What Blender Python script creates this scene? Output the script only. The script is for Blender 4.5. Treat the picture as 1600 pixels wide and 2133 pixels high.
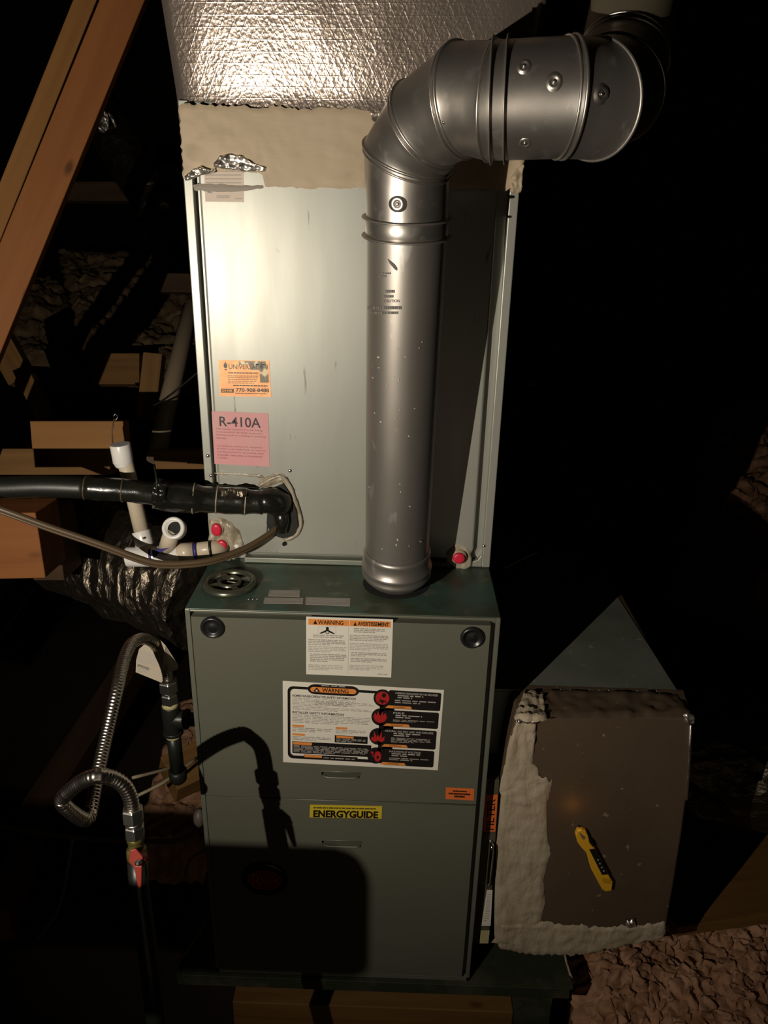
import bpy, math, random
import numpy as np
from mathutils import Vector, Matrix, noise

for _o in list(bpy.data.objects): bpy.data.objects.remove(_o, do_unlink=True)
SC = bpy.context.scene
COL = SC.collection
# ------------------------------------------------------------------ camera
F_PX = 1602.25; CX, CY = 800.0, 1066.5
CAM = Vector((0.0844, -1.1358, 1.5106))
_rx, _ry, _rz = 1.1888, -0.0202, 0.0239
RM = (Matrix.Rotation(_rz, 3, 'Z') @ Matrix.Rotation(_ry, 3, 'Y') @ Matrix.Rotation(_rx, 3, 'X'))
cd = bpy.data.cameras.new('camera'); cam = bpy.data.objects.new('camera', cd); COL.objects.link(cam)
cam.matrix_world = Matrix.Translation(CAM) @ RM.to_4x4()
cd.sensor_fit = 'VERTICAL'; cd.sensor_height = 24.0; cd.lens = 24.0 * F_PX / 2133.0
cd.clip_start = 0.02; cd.clip_end = 60
SC.camera = cam
# ------------------------------------------------------------------ world, exposure
w = bpy.data.worlds.new('attic_night'); SC.world = w; w.use_nodes = True
w.node_tree.nodes['Background'].inputs[0].default_value = (0.25, 0.3, 0.6, 1)
w.node_tree.nodes['Background'].inputs[1].default_value = 0.0012
SC.view_settings.view_transform = 'Standard'; SC.view_settings.look = 'None'
SC.view_settings.exposure = 0.0; SC.view_settings.gamma = 1.0
SC.view_settings.use_curve_mapping = False
# ------------------------------------------------------------------ the hand torch, left of the camera
LP = Vector((-0.55, -1.14, 1.27))
ld = bpy.data.lights.new('torch', 'SPOT'); lo = bpy.data.objects.new('torch', ld); COL.objects.link(lo)
lo.location = LP
lo.rotation_euler = (Vector((-0.02, 0.186, 1.44)) - LP).to_track_quat('-Z', 'Y').to_euler()
ld.energy = 64; ld.color = (1.0, 0.90, 0.76); ld.shadow_soft_size = 0.004
ld.spot_size = math.radians(140); ld.spot_blend = 1.0

# added faint fill lamp behind the viewpoint, lifts the shaded areas
ad = bpy.data.lights.new('added_fill', 'AREA'); ao = bpy.data.objects.new('added_fill', ad); COL.objects.link(ao)
ao.location = (0.4, -2.6, 0.3); ao.rotation_euler = (Vector((0, 0, 0.8)) - Vector(ao.location)).to_track_quat('-Z', 'Y').to_euler()
ad.size = .8; ad.energy = .9; ad.color = (1, .8, .6)
# ------------------------------------------------------------------ pixel helpers: a pixel of the photo onto a plane of the room
def ray(px, py): return RM @ Vector(((px - CX) / F_PX, -(py - CY) / F_PX, -1.0))
def PY(px, py, y): d = ray(px, py); return CAM + d * ((y - CAM.y) / d.y)
def PX(px, py, x): d = ray(px, py); return CAM + d * ((x - CAM.x) / d.x)
def PZ(px, py, z): d = ray(px, py); return CAM + d * ((z - CAM.z) / d.z)
def PD(px, py, dd): return CAM + ray(px, py) * dd
BACK = -(RM @ Vector((0, 0, -1)))          # towards the viewer
nz = lambda v, s=1.0: noise.noise(Vector(v) * s)

# ------------------------------------------------------------------ mesh builder
class MB:
    def __init__(s): s.v = []; s.f = []; s.m = []; s.mats = []; s.sm = []
    def mi(s, m):
        if m not in s.mats: s.mats.append(m)
        return s.mats.index(m)
    def add(s, vs, fs, m, smooth=False):
        b = len(s.v); s.v += [Vector(q) for q in vs]; k = s.mi(m)
        for f in fs: s.f.append([i + b for i in f]); s.m.append(k); s.sm.append(smooth)
        return s
    def box(s, x0, x1, y0, y1, z0, z1, m):
        vs = [(x, y, z) for z in (z0, z1) for y in (y0, y1) for x in (x0, x1)]
        return s.add(vs, [(0, 2, 3, 1), (4, 5, 7, 6), (0, 1, 5, 4), (2, 6, 7, 3), (0, 4, 6, 2), (1, 3, 7, 5)], m)
    def prism(s, poly, off, m):
        n = len(poly); off = Vector(off)
        vs = [Vector(p) for p in poly] + [Vector(p) + off for p in poly]
        fs = [tuple(range(n)), tuple(range(2 * n - 1, n - 1, -1))] + [(i, i + n, (i + 1) % n + n, (i + 1) % n) for i in range(n)]
        return s.add(vs, fs, m)
    def rings(s, rings, m, closed=True, caps=True, smooth=True):
        n = len(rings[0]); vs = [p for r in rings for p in r]; fs = []
        for a in range(len(rings) - 1):
            for i in range(n if closed else n - 1):
                j = (i + 1) % n; fs.append((a * n + i, a * n + j, (a + 1) * n + j, (a + 1) * n + i))
        s.add(vs, fs, m, smooth)
        if caps and closed:
            b = len(s.v) - len(vs); k = s.mi(m)
            s.f.append([b + i for i in range(n)][::-1]); s.m.append(k); s.sm.append(False)
            s.f.append([b + (len(rings) - 1) * n + i for i in range(n)]); s.m.append(k); s.sm.append(False)
        return s
    def tube(s, path, r, m, n=16, caps=True, wob=0):
        P = [Vector(p) for p in path]; R = r if hasattr(r, '__len__') else [r] * len(P)
        rs = []; up = None
        for i, p in enumerate(P):
            t = (P[min(i + 1, len(P) - 1)] - P[max(i - 1, 0)])
            if t.length < 1e-9: t = Vector((0, 0, 1))
            t.normalize()
            if up is None: up = t.orthogonal().normalized()
            up = (up - t * up.dot(t))
            up = up.normalized() if up.length > 1e-6 else t.orthogonal().normalized()
            b = t.cross(up)
            ring = []
            for k in range(n):
                a = 2 * math.pi * k / n; rr = R[i]
                if wob: rr *= 1 + wob * nz((i * .31, math.cos(a) * 1.5, math.sin(a) * 1.5), 1.7)
                ring.append(p + up * (math.cos(a) * rr) + b * (math.sin(a) * rr))
            rs.append(ring)
        return s.rings(rs, m, True, caps)
    def lathe(s, prof, c, ax, m, n=32, caps=True, smooth=True):
        c = Vector(c); ax = Vector(ax).normalized(); u = ax.orthogonal().normalized(); b = ax.cross(u)
        rs = [[c + ax * h + (u * math.cos(2 * math.pi * k / n) + b * math.sin(2 * math.pi * k / n)) * max(r, 1e-5) for k in range(n)] for r, h in prof]
        return s.rings(rs, m, True, caps, smooth)
    def sphere(s, c, r, m, n=12, sc=(1, 1, 1)):
        vs = []; fs = []
        for i in range(n // 2 + 1):
            t = math.pi * i / (n // 2)
            for k in range(n):
                a = 2 * math.pi * k / n
                vs.append(Vector(c) + Vector((math.sin(t) * math.cos(a) * r * sc[0], math.sin(t) * math.sin(a) * r * sc[1], math.cos(t) * r * sc[2])))
        for i in range(n // 2):
            for k in range(n):
                fs.append((i * n + k, (i + 1) * n + k, (i + 1) * n + (k + 1) % n, i * n + (k + 1) % n))
        return s.add(vs, fs, m, True)
    def build(s, name, parent=None, bevel=0, segs=2, label=None, cat=None, group=None, kind=None, origin=None):
        lo_ = Vector([min(v[i] for v in s.v) for i in range(3)]); hi = Vector([max(v[i] for v in s.v) for i in range(3)])
        c = Vector(origin) if origin is not None else Vector(((lo_.x + hi.x) / 2, (lo_.y + hi.y) / 2, lo_.z))
        me = bpy.data.meshes.new(name); me.from_pydata([v - c for v in s.v], [], s.f)
        for m in s.mats: me.materials.append(m)
        me.polygons.foreach_set('material_index', s.m); me.polygons.foreach_set('use_smooth', s.sm); me.update()
        o = bpy.data.objects.new(name, me); COL.objects.link(o); place(o, c, parent)
        if bevel:
            b = o.modifiers.new('bevel', 'BEVEL'); b.width = bevel; b.segments = segs; b.limit_method = 'ANGLE'; b.angle_limit = math.radians(50)
        tag(o, label, cat, group, kind)
        return o
WP = {}
def place(o, c, parent):
    WP[o.name] = Vector(c)
    if parent is not None: o.parent = parent; o.location = Vector(c) - WP[parent.name]
    else: o.location = c
def tag(o, label=None, cat=None, group=None, kind=None):
    if label: o['label'] = label
    if cat: o['category'] = cat
    if group: o['group'] = group
    if kind: o['kind'] = kind
    return o
def thing(name, label, cat, loc, group=None):
    o = bpy.data.objects.new(name, None); COL.objects.link(o); o.empty_display_size = .05
    place(o, Vector(loc), None); return tag(o, label, cat, group)
def spline(pts, step=.004, closed=False):
    P = [Vector(p) for p in pts]; out = []
    Q = [P[0] * 2 - P[1]] + P + [P[-1] * 2 - P[-2]]
    for i in range(1, len(Q) - 2):
        a, b, c, d = Q[i - 1:i + 3]; n = max(2, int((c - b).length / step))
        for k in range(n):
            t = k / n
            out.append(.5 * ((2 * b) + (c - a) * t + (2 * a - 5 * b + 4 * c - d) * t * t + (-a + 3 * b - 3 * c + d) * t ** 3))
    out.append(P[-1]); return out

# ------------------------------------------------------------------ materials
def mat(name, col, rough=.5, metal=0, col2=None, ns=6, nf=(.45, .62), detail=6, bs=None, bst=.3, bd=.002, stretch=(1, 1, 1), spec=.5,
        col3=None, ns3=30, nf3=(.6, .7), rvar=0, bstretch=None):
    m = bpy.data.materials.new(name); m.use_nodes = True; t = m.node_tree; N = t.nodes; Lk = t.links
    b = N['Principled BSDF']; b.inputs['Base Color'].default_value = (*col, 1); b.inputs['Roughness'].default_value = rough
    b.inputs['Metallic'].default_value = metal; b.inputs['Specular IOR Level'].default_value = spec
    tc = N.new('ShaderNodeTexCoord')
    def mapped(st):
        mp = N.new('ShaderNodeMapping'); mp.inputs['Scale'].default_value = st; Lk.new(tc.outputs['Object'], mp.inputs[0]); return mp.outputs[0]
    co = mapped(stretch)
    def noi(sc, de=detail, c=co):
        n = N.new('ShaderNodeTexNoise'); n.inputs['Scale'].default_value = sc; n.inputs['Detail'].default_value = de; Lk.new(c, n.inputs['Vector']); return n.outputs['Fac']
    def ramp(src, a, bb):
        r = N.new('ShaderNodeMapRange'); r.inputs[1].default_value = a; r.inputs[2].default_value = bb; Lk.new(src, r.inputs[0]); return r.outputs[0]
    out = None
    if col2 is not None:
        mx = N.new('ShaderNodeMix'); mx.data_type = 'RGBA'; mx.inputs[6].default_value = (*col, 1); mx.inputs[7].default_value = (*col2, 1)
        Lk.new(ramp(noi(ns), *nf), mx.inputs[0]); out = mx.outputs[2]
    if col3 is not None:
        mx = N.new('ShaderNodeMix'); mx.data_type = 'RGBA'; mx.inputs[7].default_value = (*col3, 1)
        if out: Lk.new(out, mx.inputs[6])
        else: mx.inputs[6].default_value = (*col, 1)
        Lk.new(ramp(noi(ns3, 3), *nf3), mx.inputs[0]); out = mx.outputs[2]
    if out: Lk.new(out, b.inputs['Base Color'])
    if rvar:
        r = N.new('ShaderNodeMapRange'); r.inputs[3].default_value = max(.02, rough - rvar); r.inputs[4].default_value = rough + rvar
        Lk.new(noi(ns * 2.3), r.inputs[0]); Lk.new(r.outputs[0], b.inputs['Roughness'])
    if bs:
        bu = N.new('ShaderNodeBump'); bu.inputs['Strength'].default_value = bst; bu.inputs['Distance'].default_value = bd
        Lk.new(noi(bs, 5, mapped(bstretch) if bstretch else co), bu.inputs['Height']); Lk.new(bu.outputs[0], b.inputs['Normal'])
    return m
def wood(name, c1, c2, knot=(.09, .035, .012), rough=.7, seed=0):
    m = bpy.data.materials.new(name); m.use_nodes = True; t = m.node_tree; N = t.nodes; Lk = t.links; b = N['Principled BSDF']
    b.inputs['Roughness'].default_value = rough; b.inputs['Specular IOR Level'].default_value = .25
    tc = N.new('ShaderNodeTexCoord'); mp = N.new('ShaderNodeMapping'); mp.inputs['Scale'].default_value = (1.5, 22, 22); mp.inputs['Location'].default_value = (seed, seed * 2.3, 0)
    Lk.new(tc.outputs['Object'], mp.inputs[0])
    n = N.new('ShaderNodeTexNoise'); n.inputs['Scale'].default_value = 1.3; n.inputs['Detail'].default_value = 8; n.inputs['Distortion'].default_value = .6; Lk.new(mp.outputs[0], n.inputs['Vector'])
    r = N.new('ShaderNodeMapRange'); r.inputs[1].default_value = .3; r.inputs[2].default_value = .7; Lk.new(n.outputs['Fac'], r.inputs[0])
    mx = N.new('ShaderNodeMix'); mx.data_type = 'RGBA'; mx.inputs[6].default_value = (*c1, 1); mx.inputs[7].default_value = (*c2, 1); Lk.new(r.outputs[0], mx.inputs[0])
    mp2 = N.new('ShaderNodeMapping'); mp2.inputs['Scale'].default_value = (7, 15, 15); mp2.inputs['Location'].default_value = (seed * 3.1, 1.7 + seed, .4); Lk.new(tc.outputs['Object'], mp2.inputs[0])
    v = N.new('ShaderNodeTexVoronoi'); v.inputs['Scale'].default_value = 1.0; Lk.new(mp2.outputs[0], v.inputs['Vector'])
    r2 = N.new('ShaderNodeMapRange'); r2.inputs[1].default_value = .15; r2.inputs[2].default_value = .05; Lk.new(v.outputs['Distance'], r2.inputs[0])
    mx2 = N.new('ShaderNodeMix'); mx2.data_type = 'RGBA'; mx2.inputs[7].default_value = (*knot, 1); Lk.new(mx.outputs[2], mx2.inputs[6]); Lk.new(r2.outputs[0], mx2.inputs[0])
    Lk.new(mx2.outputs[2], b.inputs['Base Color'])
    bu = N.new('ShaderNodeBump'); bu.inputs['Strength'].default_value = .3; bu.inputs['Distance'].default_value = .001; Lk.new(n.outputs['Fac'], bu.inputs['Height']); Lk.new(bu.outputs[0], b.inputs['Normal'])
    return m
def foil(name, col=(.72, .66, .6), rough=.3, scale=60, strength=.8, scrim=True, stretch=(1, 1, 1), bd=.004, metal=1):
    m = bpy.data.materials.new(name); m.use_nodes = True; t = m.node_tree; N = t.nodes; Lk = t.links; b = N['Principled BSDF']
    b.inputs['Base Color'].default_value = (*col, 1); b.inputs['Metallic'].default_value = metal; b.inputs['Roughness'].default_value = rough
    tc = N.new('ShaderNodeTexCoord'); mp = N.new('ShaderNodeMapping'); mp.inputs['Scale'].default_value = stretch; Lk.new(tc.outputs['Object'], mp.inputs[0])
    n = N.new('ShaderNodeTexNoise'); n.inputs['Scale'].default_value = scale; n.inputs['Detail'].default_value = 4; Lk.new(mp.outputs[0], n.inputs['Vector'])
    v = N.new('ShaderNodeTexVoronoi'); v.inputs['Scale'].default_value = scale * .8; Lk.new(mp.outputs[0], v.inputs['Vector'])
    add = N.new('ShaderNodeMath'); add.operation = 'ADD'; Lk.new(n.outputs['Fac'], add.inputs[0]); Lk.new(v.outputs['Distance'], add.inputs[1]); h = add.outputs[0]
    if scrim:
        sp = N.new('ShaderNodeSeparateXYZ'); Lk.new(tc.outputs['Object'], sp.inputs[0])
        for ax_, az, per, wd in ((0, 1, .0150, .07), (.88, .47, .0150, .08), (-.88, .47, .0150, .08)):
            c1 = N.new('ShaderNodeMath'); c1.operation = 'MULTIPLY'; c1.inputs[1].default_value = ax_ / per; Lk.new(sp.outputs[0], c1.inputs[0])
            c2 = N.new('ShaderNodeMath'); c2.operation = 'MULTIPLY_ADD'; c2.inputs[1].default_value = az / per; Lk.new(sp.outputs[2], c2.inputs[0]); Lk.new(c1.outputs[0], c2.inputs[2])
            fr = N.new('ShaderNodeMath'); fr.operation = 'PINGPONG'; fr.inputs[1].default_value = .5; Lk.new(c2.outputs[0], fr.inputs[0])
            r = N.new('ShaderNodeMapRange'); r.inputs[1].default_value = 0; r.inputs[2].default_value = wd; r.inputs[3].default_value = .30; r.inputs[4].default_value = 0; Lk.new(fr.outputs[0], r.inputs[0])
            a2 = N.new('ShaderNodeMath'); a2.operation = 'ADD'; Lk.new(h, a2.inputs[0]); Lk.new(r.outputs[0], a2.inputs[1]); h = a2.outputs[0]
    bu = N.new('ShaderNodeBump'); bu.inputs['Strength'].default_value = strength; bu.inputs['Distance'].default_value = bd
    Lk.new(h, bu.inputs['Height']); Lk.new(bu.outputs[0], b.inputs['Normal'])
    return m

M_coil = mat('grey_painted_steel', (.37, .375, .33), .40, .36, col2=(.33, .325, .28), ns=3, nf=(.35, .75), stretch=(4, 4, .7), col3=(.16, .15, .12), ns3=22, nf3=(.70, .78), bs=5, bst=.12, bd=.002, bstretch=(2, 2, .6), rvar=.05)
M_green = mat('green_grey_enamel', (.128, .130, .098), .42, .1, col2=(.115, .114, .082), ns=4, nf=(.3, .8), bs=160, bst=.05, bd=.0006)
M_greenedge = mat('enamel_edge', (.15, .155, .12), .4, .2)
M_inlet = mat('inlet_metal', (.12, .125, .09), .3, .7)
M_top = mat('stained_green_top', (.050, .062, .036), .45, .15, col2=(.055, .105, .080), ns=9, nf=(.44, .58), col3=(.14, .145, .11), ns3=22, nf3=(.58, .75), rvar=.1)
M_galv = mat('galvanised_pipe', (.52, .475, .425), .36, .92, col2=(.40, .375, .34), ns=9, nf=(.35, .7), col3=(.62, .6, .56), ns3=45, nf3=(.62, .74), rvar=.07, bs=35, bst=.06, bd=.001)
M_galvd = mat('dull_galvanised_pipe', (.40, .365, .325), .42, .8, col2=(.33, .305, .28), ns=7, nf=(.35, .7), col3=(.55, .52, .48), ns3=38, nf3=(.64, .72), rvar=.06, stretch=(1, 1, .4))
M_galvo = mat('dim_galvanised_sheet', (.33, .345, .29), .5, .6, col2=(.26, .28, .22), ns=8, nf=(.4, .6), col3=(.5, .5, .44), ns3=40, nf3=(.68, .72))
M_steel = mat('zinc_plated_nut', (.5, .49, .44), .35, 1)
M_corr = mat('stainless_corrugated_tube', (.62, .57, .51), .27, 1)
M_dark = mat('black_void', (.006, .006, .006), .9)
M_blackp = mat('black_plastic', (.012, .012, .012), .32)
M_blackpipe = mat('black_iron_pipe', (.018, .02, .017), .38, .3, bs=200, bst=.1, bd=.0005)
M_tape = mat('black_insulation_tape', (.009, .009, .007), .24, col2=(.018, .018, .012), ns=12, bs=26, bst=.5, bd=.004)
M_rubber = mat('black_foam_insulation', (.009, .010, .007), .42, bs=80, bst=.2, bd=.001)
M_pvc = mat('white_plastic_pipe', (.56, .48, .36), .32, col2=(.50, .41, .29), ns=10)
M_pvcw = mat('white_coupling', (.72, .70, .66), .3)
M_pvcs = mat('dirty_brown_stain', (.17, .11, .07), .6)
M_primer = mat('purple_primer', (.04, .035, .20), .4)
M_mastic = mat('beige_mastic', (.47, .375, .255), .62, col2=(.43, .335, .22), ns=5, nf=(.35, .7), col3=(.33, .25, .165), ns3=14, nf3=(.62, .78), bs=16, bst=.35, bd=.004, bstretch=(.7, 1, 2.2), stretch=(1, 1, 1.4))
M_mastic2 = mat('thick_grey_mastic', (.42, .345, .245), .75, col2=(.35, .28, .19), ns=12, bs=30, bst=.9, bd=.006, stretch=(1.6, 1.6, .8))
M_seal = mat('clear_sealant', (.38, .33, .25), .3, col2=(.22, .18, .12), ns=40, bs=60, bst=.6, bd=.003)
M_board = mat('brown_duct_board', (.085, .054, .030), .75, col2=(.070, .043, .023), ns=5, nf=(.4, .65), col3=(.2, .15, .095), ns3=60, nf3=(.70, .74), bs=14, bst=.4, bd=.004, bstretch=(1.2, 1.2, .8))
M_foil = foil('crinkled_scrim_foil', (.33, .27, .225), .20, 230, .17, True, bd=.0016, metal=.72)
M_foilt = foil('bright_foil_tape', (.85, .8, .74), .38, 45, .5, False, bd=.006)
M_flex = foil('silver_duct_jacket', (.24, .20, .155), .42, 22, .8, False, stretch=(2.2, .7, 1.2), bd=.02)
M_flexd = foil('dull_duct_jacket', (.10, .085, .06), .5, 12, 1.0, False, stretch=(1, 1, 2), bd=.02)
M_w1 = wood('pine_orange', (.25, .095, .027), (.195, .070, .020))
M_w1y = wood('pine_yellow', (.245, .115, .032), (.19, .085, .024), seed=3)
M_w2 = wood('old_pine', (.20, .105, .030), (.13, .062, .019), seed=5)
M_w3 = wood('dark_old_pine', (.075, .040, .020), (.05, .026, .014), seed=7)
M_floor = mat('dusty_attic_floor', (.030, .018, .012), .9, col2=(.018, .011, .008), ns=3)
M_roof = mat('roof_sheathing', (.03, .02, .013), .9, col2=(.02, .013, .01), ns=2)
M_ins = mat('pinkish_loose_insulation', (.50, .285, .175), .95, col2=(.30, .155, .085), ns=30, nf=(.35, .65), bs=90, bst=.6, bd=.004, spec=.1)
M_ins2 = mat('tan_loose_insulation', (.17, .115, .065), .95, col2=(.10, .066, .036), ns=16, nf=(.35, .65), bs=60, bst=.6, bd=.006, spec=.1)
M_white = mat('paper_white', (.72, .67, .58), .5)
M_white2 = mat('label_vinyl', (.70, .66, .57), .35)
M_ink = mat('black_ink', (.012, .009, .008), .4)
M_inkg = mat('grey_print', (.33, .30, .265), .5)
M_inkl = mat('light_print', (.42, .40, .35), .5)
M_orange = mat('warning_orange', (.72, .25, .055), .4)
M_orange2 = mat('bright_orange_label', (.70, .155, .035), .4)
M_redp = mat('print_red', (.42, .02, .02), .4)
M_yel = mat('yellow_label', (.62, .46, .03), .4)
M_pink = mat('pink_label', (.64, .29, .30), .55, col2=(.62, .33, .31), ns=20)
M_pinki = mat('maroon_ink', (.26, .06, .075), .5)
M_pale = mat('pale_spec_label', (.58, .47, .37), .5)
M_copper = mat('copper_sticker', (.74, .34, .15), .5, .35, col2=(.80, .42, .19), ns=40, nf=(.45, .6), bs=60, bst=.4, bd=.001)
M_copperd = mat('worn_copper_patch', (.12, .10, .07), .4, .4, col2=(.4, .32, .2), ns=60, nf=(.52, .6))
M_redplug = mat('red_plastic_plug', (.62, .02, .05), .35)
M_redh = mat('red_lever', (.26, .020, .010), .5)
M_brass = mat('brass_valve', (.20, .17, .045), .4, .6, col2=(.1, .085, .03), ns=60)
M_ytape = mat('yellow_thread_tape', (.45, .40, .2), .6)
M_tool = mat('yellow_tool_plastic', (.70, .37, .02), .42)
M_cable = mat('brown_cable_jacket', (.085, .055, .028), .4)
M_cableg = mat('beige_cable', (.34, .28, .18), .5)
M_cabled = mat('grey_cable', (.10, .085, .07), .5)
M_badge = mat('badge_red', (.20, .012, .008), .3)
M_badgel = mat('badge_line', (.40, .12, .08), .35)
M_rust = mat('rusty_collar', (.42, .36, .30), .45, .7, col2=(.16, .06, .03), ns=40, nf=(.5, .6))
M_pan = mat('dark_green_pan', (.035, .042, .024), .45, .2, col2=(.07, .07, .045), ns=16, nf=(.5, .68))
M_chrome = mat('chrome', (.7, .68, .62), .15, 1)
M_groove = mat('shadowed_seam', (.10, .10, .085), .6)
M_taggrey = mat('tag_paper', (.42, .36, .27), .7)

# ------------------------------------------------------------------ flat print
_tc = {}
def text2d(s, bold=.0):
    k = (s, bold)
    if k in _tc: return _tc[k]
    cu = bpy.data.curves.new('t', 'FONT'); cu.body = s; cu.resolution_u = 3; cu.offset = bold
    ob = bpy.data.objects.new('t', cu); COL.objects.link(ob)
    dg = bpy.context.evaluated_depsgraph_get(); dg.update()
    me = bpy.data.meshes.new_from_object(ob.evaluated_get(dg))
    V = [(v.co.x, v.co.y) for v in me.vertices]; Fc = [tuple(p.vertices) for p in me.polygons]
    bpy.data.objects.remove(ob, do_unlink=True); bpy.data.curves.remove(cu); bpy.data.meshes.remove(me)
    x0 = min(v[0] for v in V); x1 = max(v[0] for v in V); y0 = min(v[1] for v in V); y1 = max(v[1] for v in V)
    _tc[k] = ([((x - x0) / (x1 - x0), (y1 - y) / (y1 - y0)) for x, y in V], Fc); return _tc[k]
class Print:
    """flat printed thing: u runs right, v runs down, on a quad given by four corners TL TR BR BL"""
    def __init__(s, q, out, base=None, th=.0006):
        s.q = [Vector(p) for p in q]; s.n = Vector(out).normalized(); s.mb = MB(); s.th = th; s.lay = 0
        if base: s.mb.prism([s.at(0, 0, 0), s.at(0, 1, 0), s.at(1, 1, 0), s.at(1, 0, 0)], s.n * th, base)
    def at(s, u, v, k):
        a = s.q[0].lerp(s.q[1], u); b = s.q[3].lerp(s.q[2], u); return a.lerp(b, v) + s.n * (k)
    def poly(s, uv, m, k=1):
        s.mb.add([s.at(u, v, s.th + .00012 * k) for u, v in uv], [tuple(range(len(uv)))], m)
    def rect(s, u0, v0, u1, v1, m, k=1): s.poly([(u0, v0), (u0, v1), (u1, v1), (u1, v0)], m, k)
    def ell(s, u, v, ru, rv, m, k=1, n=28): s.poly([(u + ru * math.cos(2 * math.pi * i / n), v - rv * math.sin(2 * math.pi * i / n)) for i in range(n)], m, k)
    def text(s, t, u0, v0, u1, v1, m, k=2, bold=.015):
        V, Fc = text2d(t, bold)
        s.mb.add([s.at(u0 + (u1 - u0) * x, v0 + (v1 - v0) * y, s.th + .00012 * k) for x, y in V], Fc, m)
    def lines(s, u0, v0, u1, v1, n, m, seed=0, k=1, fill=.55, last=.6):
        r = random.Random(seed); h = (v1 - v0) / n
        for i in range(n):
            u = u0; end = u1 if i < n - 1 else u0 + (u1 - u0) * last
            end -= (u1 - u0) * r.uniform(0, .07)
            while u < end - .004:
                wd = min(r.uniform(.02, .075) * 1.0, end - u); s.rect(u, v0 + i * h, u + wd, v0 + i * h + h * fill, m, k); u += wd + .009
    def build(s, name, parent=None, **kw): return s.mb.build(name, parent, **kw)

def beam(name, label, p0, p1, wd, th, facing, m, cat='lumber', parent=None, group=None, bevel=.002, cut0=0, cut1=0, kind=None):
    p0 = Vector(p0); p1 = Vector(p1); ax = (p1 - p0); L = ax.length; ax.normalize()
    f = Vector(facing); zz = (f - ax * f.dot(ax)).normalized(); yy = zz.cross(ax)
    R = Matrix((ax, yy, zz)).transposed().to_4x4()
    mb = MB(); h = wd / 2
    poly = [(-L / 2, -h, 0), (L / 2, -h, 0), (L / 2 - cut1, h, 0), (-L / 2 + cut0, h, 0)]
    mb.prism(poly, (0, 0, -th), m)
    me = bpy.data.meshes.new(name); me.from_pydata(mb.v, [], mb.f); me.materials.append(m)
    o = bpy.data.objects.new(name, me); COL.objects.link(o)
    o.matrix_world = Matrix.Translation((p0 + p1) / 2) @ R; WP[o.name] = (p0 + p1) / 2
    if parent is not None: o.parent = parent; o.matrix_world = Matrix.Translation((p0 + p1) / 2) @ R; o.matrix_parent_inverse = Matrix.Translation(-WP[parent.name]); o.matrix_basis = Matrix.Translation((p0 + p1) / 2) @ R
    b = o.modifiers.new('bevel', 'BEVEL'); b.width = bevel; b.segments = 2
    return tag(o, label, cat, group, kind)
def loft(mb, top, bot, m, fn, nx=40, ny=12, amp=.003, ns=60, out=(0, -1, 0), edge=0, rim=True, base=.0015, seed=0):
    """sheet between an upper and a lower pixel polyline, put on the scene by fn(px,py); ragged and wrinkled"""
    def samp(pl, t):
        s_ = t * (len(pl) - 1); i = min(int(s_), len(pl) - 2); f = s_ - i
        return (pl[i][0] * (1 - f) + pl[i + 1][0] * f, pl[i][1] * (1 - f) + pl[i + 1][1] * f)
    out = Vector(out); rows = []
    for j in range(ny + 1):
        row = []
        for i in range(nx + 1):
            a = samp(top, i / nx); b = samp(bot, i / nx); t = j / ny
            x = a[0] * (1 - t) + b[0] * t; y = a[1] * (1 - t) + b[1] * t
            if edge and j in (0, ny): y += edge * nz((x * .11 + seed, j, 3.3)) + edge * .6 * nz((x * .37 + seed, j, 1.3))
            if edge and i in (0, nx): x += edge * nz((y * .11, i + seed, 7.7)) + edge * .6 * nz((y * .3, i + seed, 2.7))
            p = Vector(fn(x, y)); on = 0 if (rim and (i in (0, nx) or j in (0, ny))) else 1
            row.append(p + out * (on * (base + amp * abs(nz(p + Vector((seed, 0, 0)), ns)) + amp * .5 * abs(nz(p, ns * 2.3)))))
        rows.append(row)
    vs = [p for r in rows for p in r]; n = nx + 1
    fs = [(j * n + i, (j + 1) * n + i, (j + 1) * n + i + 1, j * n + i + 1) for j in range(ny) for i in range(nx)]
    mb.add(vs, fs, m, True)
def screw(parent, c, n, r=.004, m=None):
    m = m or M_steel; mb = MB(); n = Vector(n).normalized()
    mb.lathe([(r, 0), (r * .95, r * .5), (r * .5, r * .8), (0, r * .85)], Vector(c), n, m, 10); return mb.build('screw', parent)

# ================================================================== SETTING
mb = MB(); mb.box(-5, 8, -3.5, 9, -.52, -.45, M_floor); mb.build('floor', kind='structure')
mb = MB(); mb.prism([(-5, -3.5, 2.2), (-5, 9, 2.2), (1.5, 9, 4.6), (1.5, -3.5, 4.6)], (0, 0, .05), M_roof); mb.build('ceiling_left', kind='structure')
mb = MB(); mb.prism([(1.5, -3.5, 4.6), (1.5, 9, 4.6), (8, 9, 2.2), (8, -3.5, 2.2)], (0, 0, .05), M_roof); mb.build('ceiling_right', kind='structure')
mb = MB(); mb.box(-5, 8, 9, 9.05, -.5, 4.6, M_roof); mb.build('wall_back', kind='structure')
mb = MB(); mb.box(-5.05, -5, -3.5, 9, -.5, 2.25, M_roof); mb.build('wall_left', kind='structure')
mb = MB(); mb.box(8, 8.05, -3.5, 9, -.5, 2.25, M_roof); mb.build('wall_right', kind='structure')
mb = MB(); mb.box(-5, 8, -3.55, -3.5, -.5, 4.6, M_roof); mb.build('wall_front', kind='structure')

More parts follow.
